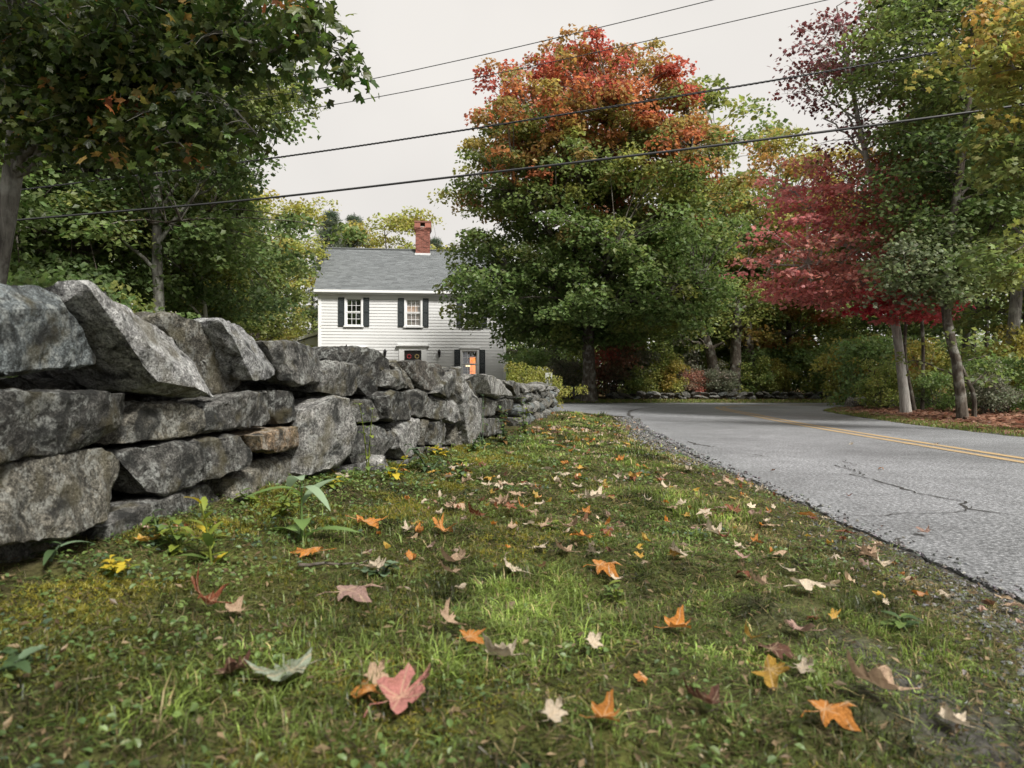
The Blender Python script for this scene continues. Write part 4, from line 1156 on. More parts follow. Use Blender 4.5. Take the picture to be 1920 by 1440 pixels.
V['oak'] = variant('oak_tree', 101, 13, 3.6, flatcol(DGREEN * 1.1, GREEN * 1.1, .5, .8), n=240, crown_base=.10)
V['near_oak'] = variant('oak_tree', 111, 13, 3.6, flatcol(DGREEN, GREEN, .45, .8), n=300, per=165, size=.13, cr=.62, crown_base=.10)
V['near_tall'] = variant('oak_tree', 112, 14, 2.6, flatcol(DGREEN, YGREEN * .8, .25, .8), n=230, per=150, size=.12, cr=.55, crown_base=.34, bark=M_barkg)
V['green'] = variant('maple_tree', 102, 12, 3.6, flatcol(GREEN, YGREEN * .85, .3, .8), n=210, crown_base=.2)
V['yellow'] = variant('maple_tree', 103, 12, 3.3, flatcol(YGREEN * 1.1, YELLOW * .9, .12, .8), n=200, crown_base=.12, cr=.8)
V['tall'] = variant('oak_tree', 104, 14, 2.6, flatcol(DGREEN * 1.15, YGREEN * .75, .25, .8), n=190, crown_base=.34, bark=M_barkg)
V['turning'] = variant('maple_tree', 107, 12, 3.3, flatcol(YGREEN * .9, ORANGE * .8, .28, .6), n=200, crown_base=.2)
V['pine'] = variant('pine_tree', 105, 14, 2.6, flatcol(PINE, SAGE * .8, .35, .8), 'pine')
V['birch'] = variant('birch_tree', 106, 9, 1.9, flatcol(GREEN, YGREEN, .45, .8), n=70, per=70, bark=M_birch, tr=.10, crown_base=.45, cr=.6)
used = set()
TREES = [
 ('near_oak', -170, 20, 1.5, .1, 'dark oak at the picture edge behind the near end of the wall', None),
 ('near_oak', 150, 21.5, 1.45, .8, 'broad dark green oak behind the slanted capstone of the wall', None),
 ('near_tall', 310, 21, 1.15, 2.2, 'tall dark tree left of the pale leaning birch trunk', None),
 ('oak', 240, 27, 1.3, 4.0, 'dense dark tree deep behind the wall between oak and birch', None),
 ('green', 40, 24, 1.4, 1.0, 'tall green tree deep behind the grey leaning trunk', None),
 ('near_oak', -20, 25, 1.4, 1.9, 'green tree at the left picture edge behind the grey trunk', None),
 ('birch', 372, 24, .95, .3, 'pale barked birch standing in front of the yellowing trees', None),
 ('yellow', 468, 38, 1.0, 1.0, 'yellow green maple rising left of the white house', None),
 ('green', 432, 31, .80, 2.6, 'green maple standing behind the pale birch trunk', None),
 ('green', 520, 50, .9, 5.0, 'green tree just behind the lean-to end of the house', None),
 ('yellow', 400, 46, 1.1, 3.9, 'tall yellowing tree high behind the birch', None),
 ('pine', 618, 53, 1.02, 0.4, 'dark pine behind the roof end farthest from the maple', None),
 ('pine', 664, 58, 1.08, 2.4, 'second dark pine behind the grey roof', None),
 ('yellow', 735, 58, 1.28, 4.4, 'pale yellow green tree behind the roof beside the chimney', None),
 ('pine', 815, 62, 1.0, 1.4, 'small pine between the chimney and the big maple', None),
 ('oak', 985, 47, .80, 2.0, 'dark tree behind the corner of the house', None),
 ('green', 1080, 50, .9, 1.2, 'green tree hidden behind the sugar maple trunk', None),
 ('oak', 1190, 46, .85, 0.2, 'dark green tree behind the shrubs right of the maple trunk', None),
 ('green', 1290, 42, .95, 2.9, 'full green tree between the sugar maple and the pine', None),
 ('green', 1350, 48, 1.7, 0.9, 'tall feathery tree top rising behind the sugar maple crown', None),
 ('green', 1385, 36, .82, 4.1, 'green tree with dark trunk standing at the outside of the road bend', None),
 ('turning', 1470, 35, 1.04, 1.9, 'yellow and orange tinged maple behind the red maple', None),
 ('oak', 1320, 35, .72, 3.7, 'small oak above the low wall beyond the road', None),
 ('oak', 1530, 41, .9, 5.1, 'dark tree straight behind the crimson leaves', None),
 ('green', 1610, 37, .82, 0.7, 'green tree behind the slim leaning trunks', None),
 ('oak', 1690, 31, .75, 2.8, 'dark tree deep in the woods directly behind the red maple trunk', None),
 ('near_tall', 1880, 16.5, .95, 3.3, 'tall straight trunk tree right of the crooked slim trunk', None),
 ('near_tall', 1990, 13.5, .95, 0.8, 'dark tree at the picture edge above the leaf litter', None),
 ('oak', 1900, 25, 1.0, 1.8, 'dark tree deep in the woods behind the tall straight trunk', None),
 ('tall', 1800, 28, 1.0, 5.8, 'dark tree deep in the woods behind the crooked slim trunk', None),
 ('green', 2040, 20, 1.0, 4.6, 'green tree at the right picture edge deep behind the bank', None),
]
for kind, px, d, s_, rz, lb, gr in TREES:
    o = V[kind] if kind not in used else copy_tree(V[kind]); used.add(kind)
    x = (px - 960) / F * d; o.location = (x, d, gz(x, d) - .05); o.scale = (s_, s_, s_); o.rotation_euler = (0, 0, rz)
    o['label'] = lb; o['category'] = 'tree'
    if gr: o['group'] = gr
    elif 'group' in o: del o['group']
# slim bare stems on the bank
for px, py, d, topy, lean, lb in ((1716, 766, 15.6, 560, -14, 'thin straight sapling stem just right of the red maple trunk'), (1729, 764, 16.2, 520, -6, 'thin grey sapling stem with few leaves behind the red maple trunk'),
                                  (1826, 782, 12.4, 690, -22, 'thin leaning sapling at the foot of the crooked trunk'), (1376, 750, 31.5, 600, 6, 'stout grey trunk at the outside of the road bend'),
                                  (1398, 750, 33, 610, 3, 'stout brown trunk beside the grey one at the bend'), (1345, 750, 32, 640, -20, 'forked dark stem left of the stout grey trunk')):
    b_ = P(px, py, d); b_[2] = gz(b_[0], b_[1]) - .05; t_ = P(px + lean, topy, d); m_ = (b_ + t_) / 2 + np.array([RNG.normal(0, .06), RNG.normal(0, .06), 0])
    thick = .30 if 'stout' in lb else (.14 if 'forked' in lb else .045)
    t2 = t_ + (t_ - m_) * .5
    make_tree('sapling_tree', b_, [b_, m_, t_, t2], [thick, thick * .85, thick * .7, thick * .3],
              [dict(c=t2, r=(.9, .9, .5) if thick < .1 else (1.8, 1.8, 1.2), n=12 if thick < .1 else 30, cr=.4 if thick < .1 else .6, per=40, size=.09 if thick < .1 else .16, col=flatcol(GREEN, YGREEN, .35))], lb, seed=int(px), n_tips=4, sides=8, twig=.006, flare=1.25, limb_k=.5)

# shrubs
def shrub_variant(seed, col, h=2.0, r=1.0, n=46, per=85, size=.10, cr=.32):
    rg = np.random.default_rng(seed); root = empty('shrub', (0, 0, 0))
    pts = blob_points(rg, (0, 0, h * .52), (r, r, h * .5), n, .3, seed, .4); pts = pts[pts[:, 2] > .05]
    MBk = MB()
    for p_ in pts[::2]:
        a = np.array([rg.normal(0, .12 * r), rg.normal(0, .12 * r), -.1]); MBk.tube(bez(a, np.array([p_[0] * .3, p_[1] * .3, p_[2] * .6]), p_, 5), [.02, .016, .012, .008, .004], 4, cap=False)
    MBk.build('stems', M_bark, root, True)
    lm = MB(); lm.add(*leaves(rg, pts, cr, per, size, (KITE, KITE_F), col(pts, rg), flat=.7, up=.5)); lm.build('foliage', M_leaf, root)
    return root
SV = {'sage': shrub_variant(201, flatcol(SAGE, np.array([.21, .19, .15]), .35, 1.5)), 'green': shrub_variant(202, flatcol(GREEN * 1.25, YGREEN * 1.1, .4, 1.5)),
      'red': shrub_variant(203, flatcol(SAGE, np.array([.46, .15, .12]), .35, 1.6)), 'dark': shrub_variant(204, flatcol(DGREEN * 1.4, GREEN * 1.3, .5, 1.5)),
      'lime': shrub_variant(205, flatcol(np.array([.22, .24, .055]), np.array([.27, .26, .07]), .4, 2), 1.5, 1.15, 70, 110, .07, .24),
      'golden': shrub_variant(206, flatcol(YGREEN, YELLOW, .35, 1.5))}
SHRUBS = [('lime', 996, 17.4, .74, 'round yellow green bush behind the wall end beside the house'),
 ('sage', 1058, 31, 1.15, 'greyish shrub between the round bush and the maple trunk'), ('green', 1090, 32.5, 1.1, 'green shrub directly behind the maple trunk'),
 ('red', 1150, 31.5, 1.5, 'tall shrub with red leaf sprays right of the maple trunk'), ('sage', 1185, 32, 1.35, 'large grey green shrub beside the red sprayed one'),
 ('green', 1235, 32, 1.3, 'bright green shrub above the low far wall'), ('sage', 1275, 33, 1.3, 'pale shrub in the middle of the roadside thicket'), ('green', 1320, 34, 1.2, 'green shrub left of the stout trunks'),
 ('dark', 1430, 33, 1.2, 'dark shrub right of the stout trunks at the bend'), ('dark', 1480, 34, 1.5, 'dark bushy sapling at the far side of the bend'), ('green', 1530, 33, 1.5, 'green bushy growth where the road disappears'),
 ('dark', 1580, 30, 1.5, 'dark undergrowth bush behind the tip of the leafy bank'), ('golden', 1590, 24, 1.1, 'golden green bush left of the red maple trunk'), ('dark', 1640, 22, 1.2, 'dark bush close behind the red maple trunk'),
 ('golden', 1745, 19, .95, 'yellow flecked bush between the two leaning trunks'), ('dark', 1760, 16, .55, 'small dark bush on the leaf litter'), ('green', 1830, 17, .8, 'green bush right of the crooked slim trunk'),
 ('dark', 1880, 14.5, .6, 'low dark bush near the bank edge at the picture side'), ('red', 1690, 27, 1.1, 'rust tinted bush far behind the leaning trunks'), ('golden', 1930, 16, .9, 'yellowing bush at the picture edge on the bank'),
 ('green', 1205, 30.8, .8, 'low leafy shrub close behind the far wall right of the maple'), ('golden', 1255, 31, .9, 'yellowish shrub close behind the far wall'), ('red', 1300, 31.2, .75, 'small red flecked shrub close behind the far wall'),
 ('sage', 1345, 31, .8, 'low greyish shrub at the foot of the forked stem'), ('green', 1420, 31.5, 1.0, 'leafy shrub right beside the stout brown trunk'), ('golden', 1465, 32, .9, 'yellow flecked shrub at the far side of the bend'),
 ('green', 1660, 17.6, .7, 'low green shrub left of the red maple foot'), ('sage', 1850, 13.8, .5, 'pale low shrub at the edge of the leaf litter'),
 ('dark', 1010, 36, 1.4, 'dark evergreen shrub against the house corner'), ('dark', 490, 33, 1.2, 'dark shrub a little left of the lean-to of the house'), ('red', 598, 43, 1.6, 'red leaved shrub peeking beside the house roof end'),
 ('green', 420, 26, 1.2, 'leafy green shrub above the wall left of the house'), ('dark', 330, 17, 1.25, 'dark shrub under the birch behind the wall'), ('green', 200, 13, 1.1, 'green shrub behind the largest capstones'), ('dark', 60, 11, 1.1, 'dark shrub behind the first boulder of the wall')]
used = set()
for kind, px, d, s_, lb in SHRUBS:
    o = SV[kind] if kind not in used else copy_tree(SV[kind]); used.add(kind)
    x = (px - 960) / F * d; o.location = (x, d, gz(x, d) - .03); s2 = s_ * RNG.uniform(.9, 1.1); o.scale = (s_ * RNG.uniform(.9, 1.2), s_, s2); o.rotation_euler = (0, 0, RNG.uniform(0, 6))
    o['label'] = lb; o['category'] = 'shrub'

# distant woods as one mass
rg = np.random.default_rng(77)
nw = 760; a_ = rg.uniform(-1.02, 1.02, nw); dd = rg.uniform(58, 82, nw)
hmax = np.interp(a_, [-1.1, -.5, -.30, -.1, .1, .3, .6, 1.1], [15, 14, 10, 10, 12, 15, 14, 16])
pts = np.c_[a_ * dd, dd, rg.random(nw) ** .8 * hmax * (.75 + .25 * noise(np.c_[a_ * 22, a_ * 0], 5))]
colw = blend(DGREEN * 1.3, YGREEN * 1.1, .3 + rg.normal(0, .3, nw))
lm = MB(); lm.add(*leaves(rg, pts, 2.0, 95, .46, (KITE, KITE_F), colw, flat=.7, up=.5))
for k in range(70):
    a = rg.uniform(-1, 1); d = rg.uniform(58, 72); lm.tube([(a * d, d, -.2), (a * d + .1, d, 5), (a * d, d, 9)], [.22, .18, .1], 5, np.array([.05, .045, .04]))
tag(lm.build('woods', M_leaf), 'distant mixed woods closing the view behind the house and road', 'woods', kind='stuff')

# ------------------------------------------------------------------ overhead wires
M_wire = simple_mat('black_wire', (.03, .031, .033), .5, .2, 4)
def wire(pts, rad, lb, twist=False):
    p_ = spline([P(x, y, d) for x, y, d in pts], 40)
    mb = MB()
    if twist:
        n = len(p_); s = np.linspace(0, n * 1.1, n)
        dens = spline(p_[::8], 24); n = len(dens); ph = np.arange(n) * .9
        for k in (0, 2.1, 4.2): mb.tube(dens + np.c_[np.zeros(n), np.cos(ph + k) * rad * .7, np.sin(ph + k) * rad * .7], rad * .55, 5)
    else: mb.tube(p_, rad, 6)
    tag(mb.build('overhead_wire', M_wire, smooth=True), lb, 'wire', 'overhead wires across the sky')
wire([(-300, 445, 15.5), (25, 413, 14.7), (450, 376, 13.8), (860, 330, 13), (1400, 265, 12), (1920, 196, 11.2), (2300, 140, 10.8)], .021, 'thick black cable, lowest of the four overhead wires')
wire([(-300, 395, 15.5), (0, 360, 14.9), (480, 300, 13.9), (890, 240, 13), (1450, 150, 11.9), (1920, 68, 11.2), (2300, -4, 10.8)], .016, 'twisted black cable, second lowest overhead wire', True)
wire([(-300, 335, 16.5), (0, 278, 16), (520, 212, 15), (950, 133, 14), (1500, 10, 13), (1800, -60, 12.5)], .0085, 'thin overhead wire passing behind the maple top')
wire([(-300, 310, 16.5), (0, 257, 16), (540, 175, 15), (860, 112, 14), (1330, 0, 13), (1700, -95, 12.5)], .0085, 'thin overhead wire, topmost against the sky')

# ------------------------------------------------------------------ grass, moss and ground cover
rg = np.random.default_rng(90)
def verge_points(n, y0, y1, pw=1.0):
    y = y0 + (y1 - y0) * rg.random(n) ** pw
    lx, rx = wall_x(y) + .02, np.interp(y, LE_S[:, 1], LE_S[:, 0])
    flx = spline(FLARE); 
    x = lx + (rx - lx) * rg.random(n)
    return np.c_[x, y]
def blades(pts, hgt, wid, cols, lean=.5):
    n = len(pts); z = ground_z(pts[:, 0], pts[:, 1]) - .004
    a = rg.uniform(0, 6.28, n); dirx, diry = np.cos(a), np.sin(a); l_ = np.abs(rg.normal(0, lean, n)) * hgt
    w = wid / 2; px_, py_ = -diry * w, dirx * w
    b0 = np.c_[pts[:, 0] - px_, pts[:, 1] - py_, z]; b1 = np.c_[pts[:, 0] + px_, pts[:, 1] + py_, z]
    m0 = np.c_[pts[:, 0] - px_ * .8 + dirx * l_ * .35, pts[:, 1] - py_ * .8 + diry * l_ * .35, z + hgt * .62]
    m1 = np.c_[pts[:, 0] + px_ * .8 + dirx * l_ * .35, pts[:, 1] + py_ * .8 + diry * l_ * .35, z + hgt * .62]
    t_ = np.c_[pts[:, 0] + dirx * l_, pts[:, 1] + diry * l_, z + hgt * (1 - .25 * np.clip(l_ / hgt, 0, 1.2))]
    v = np.stack([b0, b1, m1, m0, t_], 1).reshape(-1, 3); k = np.arange(n)[:, None] * 5
    return v, k + np.array([[0, 1, 2, 3]]), k + np.array([[3, 2, 4]]), np.repeat(cols, 5, 0)
G1, G2, G3, DRY = np.array([.115, .165, .04]), np.array([.20, .265, .062]), np.array([.035, .065, .026]), np.array([.27, .22, .11])
gmb = MB()
for n, y0, y1, hh, ww in ((112000, .75, 2.6, .026, .0028), (84000, 2.4, 5.2, .028, .0045), (50000, 5, 9.5, .032, .009), (24000, 9.2, 14.5, .036, .016)):
    nt_ = n // 16; tc_ = verge_points(nt_, y0, y1, .9 if y0 < 1 else 1); ti = rg.integers(0, nt_, n)
    toff = rg.normal(0, 1, (n, 2)) * (.011 + .003 * y0); pts = tc_[ti] + toff; tuft_h = rg.lognormal(0, .28, nt_)[ti]; tuft_c = rg.uniform(.5, 1.5, nt_)[ti]
    sd = sd_fast(pts)
    dw = pts[:, 0] - wall_x(pts[:, 1])
    mw = np.interp(pts[:, 1], [1, 2.6, 5, 8], [1.75, 1.45, .55, .3]); moss = sstep(1.0, .35, dw / mw + .55 * fbm(pts * 2.2, 61, 3))                       # moss and bare soil near the wall
    patch = fbm(pts * 1.7, 62, 3)
    lush = sstep(-.2, .35, patch) 
    dry = sstep(.75, .15, sd + .3 * fbm(pts * 3, 63, 2)) * .85 + .35 * sstep(-.05, .4, fbm(pts * 2.7, 64, 2))
    bare = sstep(.28, .5, fbm(pts * 2.4 + 7, 66, 3)); trk_ = np.exp(-((pts[:, 0] - .80 - .12 * fbm(pts * 3, 68, 2)) / .13) ** 2) * sstep(2.1, 1.6, pts[:, 1]); bare = np.maximum(bare, 1.15 * trk_); keep = (rg.random(n) > moss * .9) & (rg.random(n) > bare * .8) & (sd > .03 + .10 * rg.random(n)) & (rg.random(n) > sstep(.5, .08, sd + .12 * fbm(pts * 5, 69, 2)) * .88)
    pts, moss, lush, dry, tuft_h, tuft_c = pts[keep], moss[keep], lush[keep], dry[keep], tuft_h[keep], tuft_c[keep]; n = len(pts)
    c = blend(G1, G2, lush * rg.uniform(.3, 1, n)); c = c * (1 - .5 * (rg.random(n) < .3)[:, None]) 
    isdry = rg.random(n) < dry * .75 + .10
    c = np.where(isdry[:, None], DRY * rg.uniform(.6, 1.25, (n, 1)), c)
    c = c * (1 - .35 * moss[:, None])
    c = c * (tuft_c * np.clip(1 + 1.5 * fbm(pts * 6, 67, 2), .22, 2.0))[:, None]; h_ = hh * tuft_h * rg.uniform(.5, 1.3, n) * (.55 + .75 * lush) * (1 - .45 * dry)
    v, f4, f3, cc = blades(pts, h_, ww * rg.uniform(.7, 1.3, n), c, 1.25)
    k0 = gmb.n; gmb.add(v, f4, cc); gmb.f.append(f3 + k0)
tag(gmb.build('grass', M_grass), 'short patchy green lawn grass on the verge beside the road', 'grass', kind='stuff')
# far grass: under the maple and along the bank edge
gmb = MB()
fe = spline(FAR_EDGE, 30); ie = spline(INNER, 30)
for edge, n, w_, hh, ww, dr in ((fe[fe[:, 0] < 16], 9000, 1.7, .07, .03, .3), (ie[(ie[:, 1] > 4) & (ie[:, 0] < 13)], 16000, .55, .05, .014, .35)):
    k = rg.integers(0, len(edge) - 1, n); t = np.gradient(edge, axis=0)[k]; t /= np.linalg.norm(t, axis=1)[:, None]
    pts = edge[k] + np.c_[-t[:, 1], t[:, 0]] * (rg.random((n, 1)) * w_ + .05) + rg.normal(0, .08, (n, 2))
    sd = sd_fast(pts); pts = pts[sd > .03]; n = len(pts)
    c = blend(G1 * .9, G2, rg.random(n)); c = np.where((rg.random(n) < dr)[:, None], DRY, c)
    v, f4, f3, cc = blades(pts, hh * rg.uniform(.5, 1.3, n), ww, c, .6); k0 = gmb.n; gmb.add(v, f4, cc); gmb.f.append(f3 + k0)
tag(gmb.build('grass', M_grass), 'thin strip of grass along the far edges of the road', 'grass', kind='stuff')
# moss cushions: tiny shoots in olive and gold
n = 80000; y = .8 + 5.2 * rg.random(n) ** 1.25; dwm = np.abs(rg.normal(0, 1, n)) * np.interp(y, [1, 2.6, 5], [.8, .7, .35]); pts = np.c_[wall_x(y) + .05 + dwm, y]
ok = (fbm(pts * 3.1, 71, 2) > -.18 + .25 * rg.random(n)) & (pts[:, 0] < 1.0); pts = pts[ok]; n = len(pts)
SPR = []
for k in range(4):
    a0 = k * 1.7; ca, sa = math.cos(a0), math.sin(a0); e = .35 + .5 * (k % 2)
    SPR += [(-sa * .12, ca * .12, 0), (sa * .12, -ca * .12, 0), (ca * .8, sa * .8, e)]
SPR = np.array(SPR); SPR_F = np.arange(12).reshape(4, 3)
mc = blend(np.array([.070, .085, .018]), np.array([.32, .285, .045]), .3 + fbm(pts * 4, 72, 2) * 1.0 + rg.normal(0, .15, n))
s_ = rg.uniform(.007, .016, (n, 1)) * np.clip(pts[:, 1:2] / 2, .9, 2.2) * np.ones((1, 3))
v, f, c = scatter(SPR, SPR_F, np.c_[pts, ground_z(pts[:, 0], pts[:, 1]) + .004 * rg.random(n)], s_, basis(np.c_[rg.normal(0, .35, (n, 2)), np.ones(n)], rg.uniform(0, 6.28, n)), mc)
tag(MB().add(v, f, c).build('moss', M_grass), 'olive and golden moss carpet at the foot of the wall', 'moss', kind='stuff')
# thatch: dead stems lying every way between the living blades
n = 95000; pts = verge_points(n, .8, 5.5, 1.35); sd = sd_fast(pts); pts = pts[sd > .05]; n = len(pts)
NEEDLE = np.array([(-.5, -.03, 0), (.5, 0, .03), (-.5, .03, 0)])
tcol = blend(np.array([.04, .032, .018]), np.array([.25, .20, .10]), rg.random(n) ** 2.2); tcol = np.where((rg.random(n) < .5)[:, None], np.array([.10, .135, .03]) * rg.uniform(.5, 1.6, (n, 1)), tcol)
v, f, c = scatter(NEEDLE, np.array([[0, 1, 2]]), np.c_[pts, ground_z(pts[:, 0], pts[:, 1]) + rg.uniform(.002, .014, n)], rg.uniform(.018, .05, (n, 1)) * np.clip(pts[:, 1:2] / 2.2, .9, 2) * np.array([[1, 1.3, 1]]), basis(np.c_[rg.normal(0, .35, (n, 2)), np.ones(n)], rg.uniform(0, 6.28, n)), tcol)
tag(MB().add(v, f, c).build('thatch', M_grass), 'brown and olive thatch of dead stems under the verge grass', 'thatch', kind='stuff')
# clover and creeping herbs
DISC = np.array([(-.5, 0, 0), (-.1, .34, .13), (.3, .25, .10), (.5, 0, -.06), (.3, -.25, .10), (-.1, -.34, .13), (0, 0, .0)]); DISC_F = np.array([(6, 0, 5), (6, 5, 4), (6, 4, 3), (6, 3, 2), (6, 2, 1), (6, 1, 0)])
nc_ = 420; ctr = verge_points(nc_, .85, 6.5, 1.3); ctr = ctr[(noise(ctr * 1.6, 81) > -.1) | (ctr[:, 0] < -.5)]
yw = .9 + 6 * rg.random(330) ** 1.2; ctr = np.vstack([ctr, np.c_[wall_x(yw) + .08 + np.abs(rg.normal(0, .28, 330)), yw]])
ci = np.repeat(np.arange(len(ctr)), 14); pts = ctr[ci] + rg.normal(0, .045, (len(ci), 2)); sdc = sd_fast(pts); pts, ci = pts[sdc > .12], ci[sdc > .12]; n = len(pts)
hc_ = blend(np.array([.08, .14, .05]), np.array([.18, .25, .07]), rg.random(len(ctr)))[ci]
hc_ = np.where((rg.random(len(ctr)) < .15)[ci][:, None], np.array([.075, .115, .07]), hc_)
s_ = rg.uniform(.008, .019, (n, 1)) * np.clip(pts[:, 1:2] / 2.5, 1, 2) * np.ones((1, 3))
v, f, c = scatter(DISC, DISC_F, np.c_[pts, ground_z(pts[:, 0], pts[:, 1]) + rg.uniform(.008, .03, n)], s_, basis(np.c_[rg.normal(0, .45, (n, 2)), np.ones(n)], rg.uniform(0, 6.28, n)), hc_)
tag(MB().add(v, f, c).build('ground_cover', M_grass), 'clover and creeping herbs among the grass', 'ground cover', kind='stuff')
# leaf litter on the bank and thin crumbs elsewhere
ie2 = ie[(ie[:, 1] > 6) & (ie[:, 0] < 15)]
n = 9000; k = rg.integers(0, len(ie2) - 1, n); t = np.gradient(ie2, axis=0)[k]; t /= np.linalg.norm(t, axis=1)[:, None]
pts = ie2[k] + np.c_[-t[:, 1], t[:, 0]] * (.3 + np.abs(rg.normal(0, 1.7, (n, 1)))) + rg.normal(0, .15, (n, 2)); sd = sd_fast(pts); pts = pts[sd > .15]; n = len(pts)
lc = blend(np.array([.12, .05, .035]), np.array([.34, .20, .14]), rg.random(n) ** 1.3)
v, f, c = scatter(*MAPLE_SIMPLE, np.c_[pts, ground_z(pts[:, 0], pts[:, 1]) + rg.uniform(.008, .04, n)], rg.uniform(.07, .13, (n, 1)) * np.ones((1, 3)), basis(np.c_[rg.normal(0, .3, (n, 2)), np.ones(n)], rg.uniform(0, 6.28, n)), lc)
tag(MB().add(v, f, c).build('leaf_litter', M_grass), 'carpet of rusty fallen leaves on the shaded bank under the trees', 'leaf litter', kind='stuff')
CURL = MAPLE_MID[0].copy(); CURL[:, 2] = .55 * CURL[:, 0] ** 2 + .5 * CURL[:, 1] * CURL[:, 0] + .12 * np.sin(CURL[:, 1] * 9); CURL2 = CURL * np.array([1, .55, 1.6])
lt_ = MB()
for tm, n in ((CURL, 240), (CURL2, 620)):
    pts = verge_points(n, 1.3, 13, 1.55); sd = sd_fast(pts); pts = pts[(sd > .04) & (fbm(pts * 1.3 + 3, 95, 2) > -.08)]; n = len(pts)
    pal = np.array([(.62, .52, .40), (.55, .42, .29), (.48, .21, .06), (.26, .11, .06), (.50, .34, .08), (.50, .36, .30), (.20, .11, .07)])
    lc = pal[rg.integers(0, 7, n)] * rg.uniform(.7, 1.1, (n, 1))
    lt_.add(*scatter(tm, MAPLE_MID[1], np.c_[pts, ground_z(pts[:, 0], pts[:, 1]) + rg.uniform(.012, .03, n)], rg.uniform(.026, .062, (n, 1)) * np.clip(pts[:, 1:2] / 5, .85, 1.35) * np.ones((1, 3)), basis(np.c_[rg.normal(0, .45, (n, 2)), np.ones(n)], rg.uniform(0, 6.28, n)), lc))
tag(lt_.build('leaf_litter', M_grass), 'small broken autumn leaves strewn thickly over the verge', 'leaf litter', kind='stuff')
n = 9000; pts = verge_points(n, .85, 9, 1.2); sd = sd_fast(pts); pts = pts[sd > .02]; n = len(pts)
lc = blend(np.array([.10, .065, .035]), np.array([.30, .22, .13]), rg.random(n))
v, f, c = scatter(KITE, KITE_F, np.c_[pts, ground_z(pts[:, 0], pts[:, 1]) + rg.uniform(.004, .02, n)], rg.uniform(.008, .026, (n, 1)) * np.array([[1, .6, 1]]), basis(np.c_[rg.normal(0, .4, (n, 2)), np.ones(n)], rg.uniform(0, 6.28, n)), lc)
tag(MB().add(v, f, c).build('debris', M_grass), 'crumbs of dry leaf and bark strewn through the grass', 'debris', kind='stuff')

# ------------------------------------------------------------------ fallen maple leaves
def fallen_mesh(seed, fold, curl, oval=False):
    rg2 = np.random.default_rng(seed)
    if oval:
        lob = [(a, .95 * (1 - .58 * abs(math.sin(math.radians(a))) ** .8) * (.97 if k % 2 else 1.04)) for k, a in enumerate(range(0, 360, 15))]
    else:
        lob = [(0, 1.05), (5, .84), (9, .70), (14, .78), (20, .46), (30, .58), (38, .72), (47, .80), (55, 1.0), (60, .80), (66, .74), (74, .60), (84, .42), (95, .48), (104, .54), (115, .68), (132, .48), (170, .28),
               (190, .28), (228, .48), (245, .68), (256, .54), (265, .48), (276, .42), (286, .60), (294, .74), (300, .80), (305, 1.0), (313, .80), (322, .72), (330, .58), (340, .46), (346, .78), (351, .70), (355, .84)]
        k1, k2 = rg2.uniform(.72, 1.12, 2); tear = rg2.uniform(0, 360)
        lob = [(a + rg2.normal(0, 2.0), r * (k1 if 30 < a < 90 else k2 if 270 < a < 330 else 1) * (1 - .45 * math.exp(-((a - tear + 180) % 360 - 180) ** 2 / 180)) * (1 + rg2.normal(0, .06))) for a, r in lob]
    n = len(lob); v = [(0, 0)]
    for fr in (.33, .66, 1.0):
        for a, r in lob: v.append((r * fr * math.cos(math.radians(a)), r * fr * math.sin(math.radians(a))))
    v = np.array(v); f3 = [(0, 1 + i, 1 + (i + 1) % n) for i in range(n)]
    f4 = [(1 + k * n + i, 1 + (k + 1) * n + i, 1 + (k + 1) * n + (i + 1) % n, 1 + k * n + (i + 1) % n) for k in (0, 1) for i in range(n)]
    x, y = v[:, 0], v[:, 1]; rr = np.hypot(x, y)
    roll = curl * 1.6                                        # roll the blade round an axis across it
    ax = rg2.uniform(0, 6.28); u = x * math.cos(ax) + y * math.sin(ax); w = -x * math.sin(ax) + y * math.cos(ax)
    th = roll * u; uu = np.where(abs(roll) > .05, np.sin(th) / (roll + 1e-9), u); zz = np.where(abs(roll) > .05, (1 - np.cos(th)) / (roll + 1e-9), 0)
    x2 = uu * math.cos(ax) - w * math.sin(ax); y2 = uu * math.sin(ax) + w * math.cos(ax)
    z = zz + fold * np.abs(y) + .17 * noise(np.c_[x * 2.1 + seed, y * 2.1], seed) + .20 * noise(np.c_[x * 5.5, y * 5.5 + seed], seed + 3) * rr + .30 * np.clip(rr - .5, 0, 1) * noise(np.c_[x * 3.3, y * 3.3], seed + 7)
    z = z - np.percentile(z, 25)
    y2 = y2 / math.sqrt(1 + fold ** 2)
    mb = MB(); mb.add(np.c_[x2, y2, z] * .5, f3 + f4)
    st_ = np.array([(-.1, 0, 0), (-.35, .02, .03), (-.62, -.03 + .1 * rg2.normal(), .08), (-.85, .12 * rg2.normal(), .10)]) * .5; mb.tube(st_, [.012, .009, .008, .010], 4)
    return mb.mesh('fallen_leaf', M_fallen, True)
FM = [fallen_mesh(s_, fo, cu2) for s_, (fo, cu2) in enumerate([(.15, .5), (.25, .6), (-.12, -.6), (.1, 1.0), (.38, .7), (-.05, -.8), (.15, 1.3), (.1, -.6), (.3, 1.3), (.0, .5), (.5, .9), (-.2, -.9)])] + [fallen_mesh(60 + k, .25, q, True) for k, q in enumerate((.4, .9, -.6, 1.3))]
C_ = dict(pink=(.52, .22, .19), tan=(.50, .35, .24), cream=(.66, .56, .43), orange=(.55, .22, .045), rust=(.22, .065, .03), brown=(.11, .05, .033), gold=(.52, .31, .05), pale=(.36, .42, .31), rose=(.40, .26, .22), dred=(.17, .04, .035))
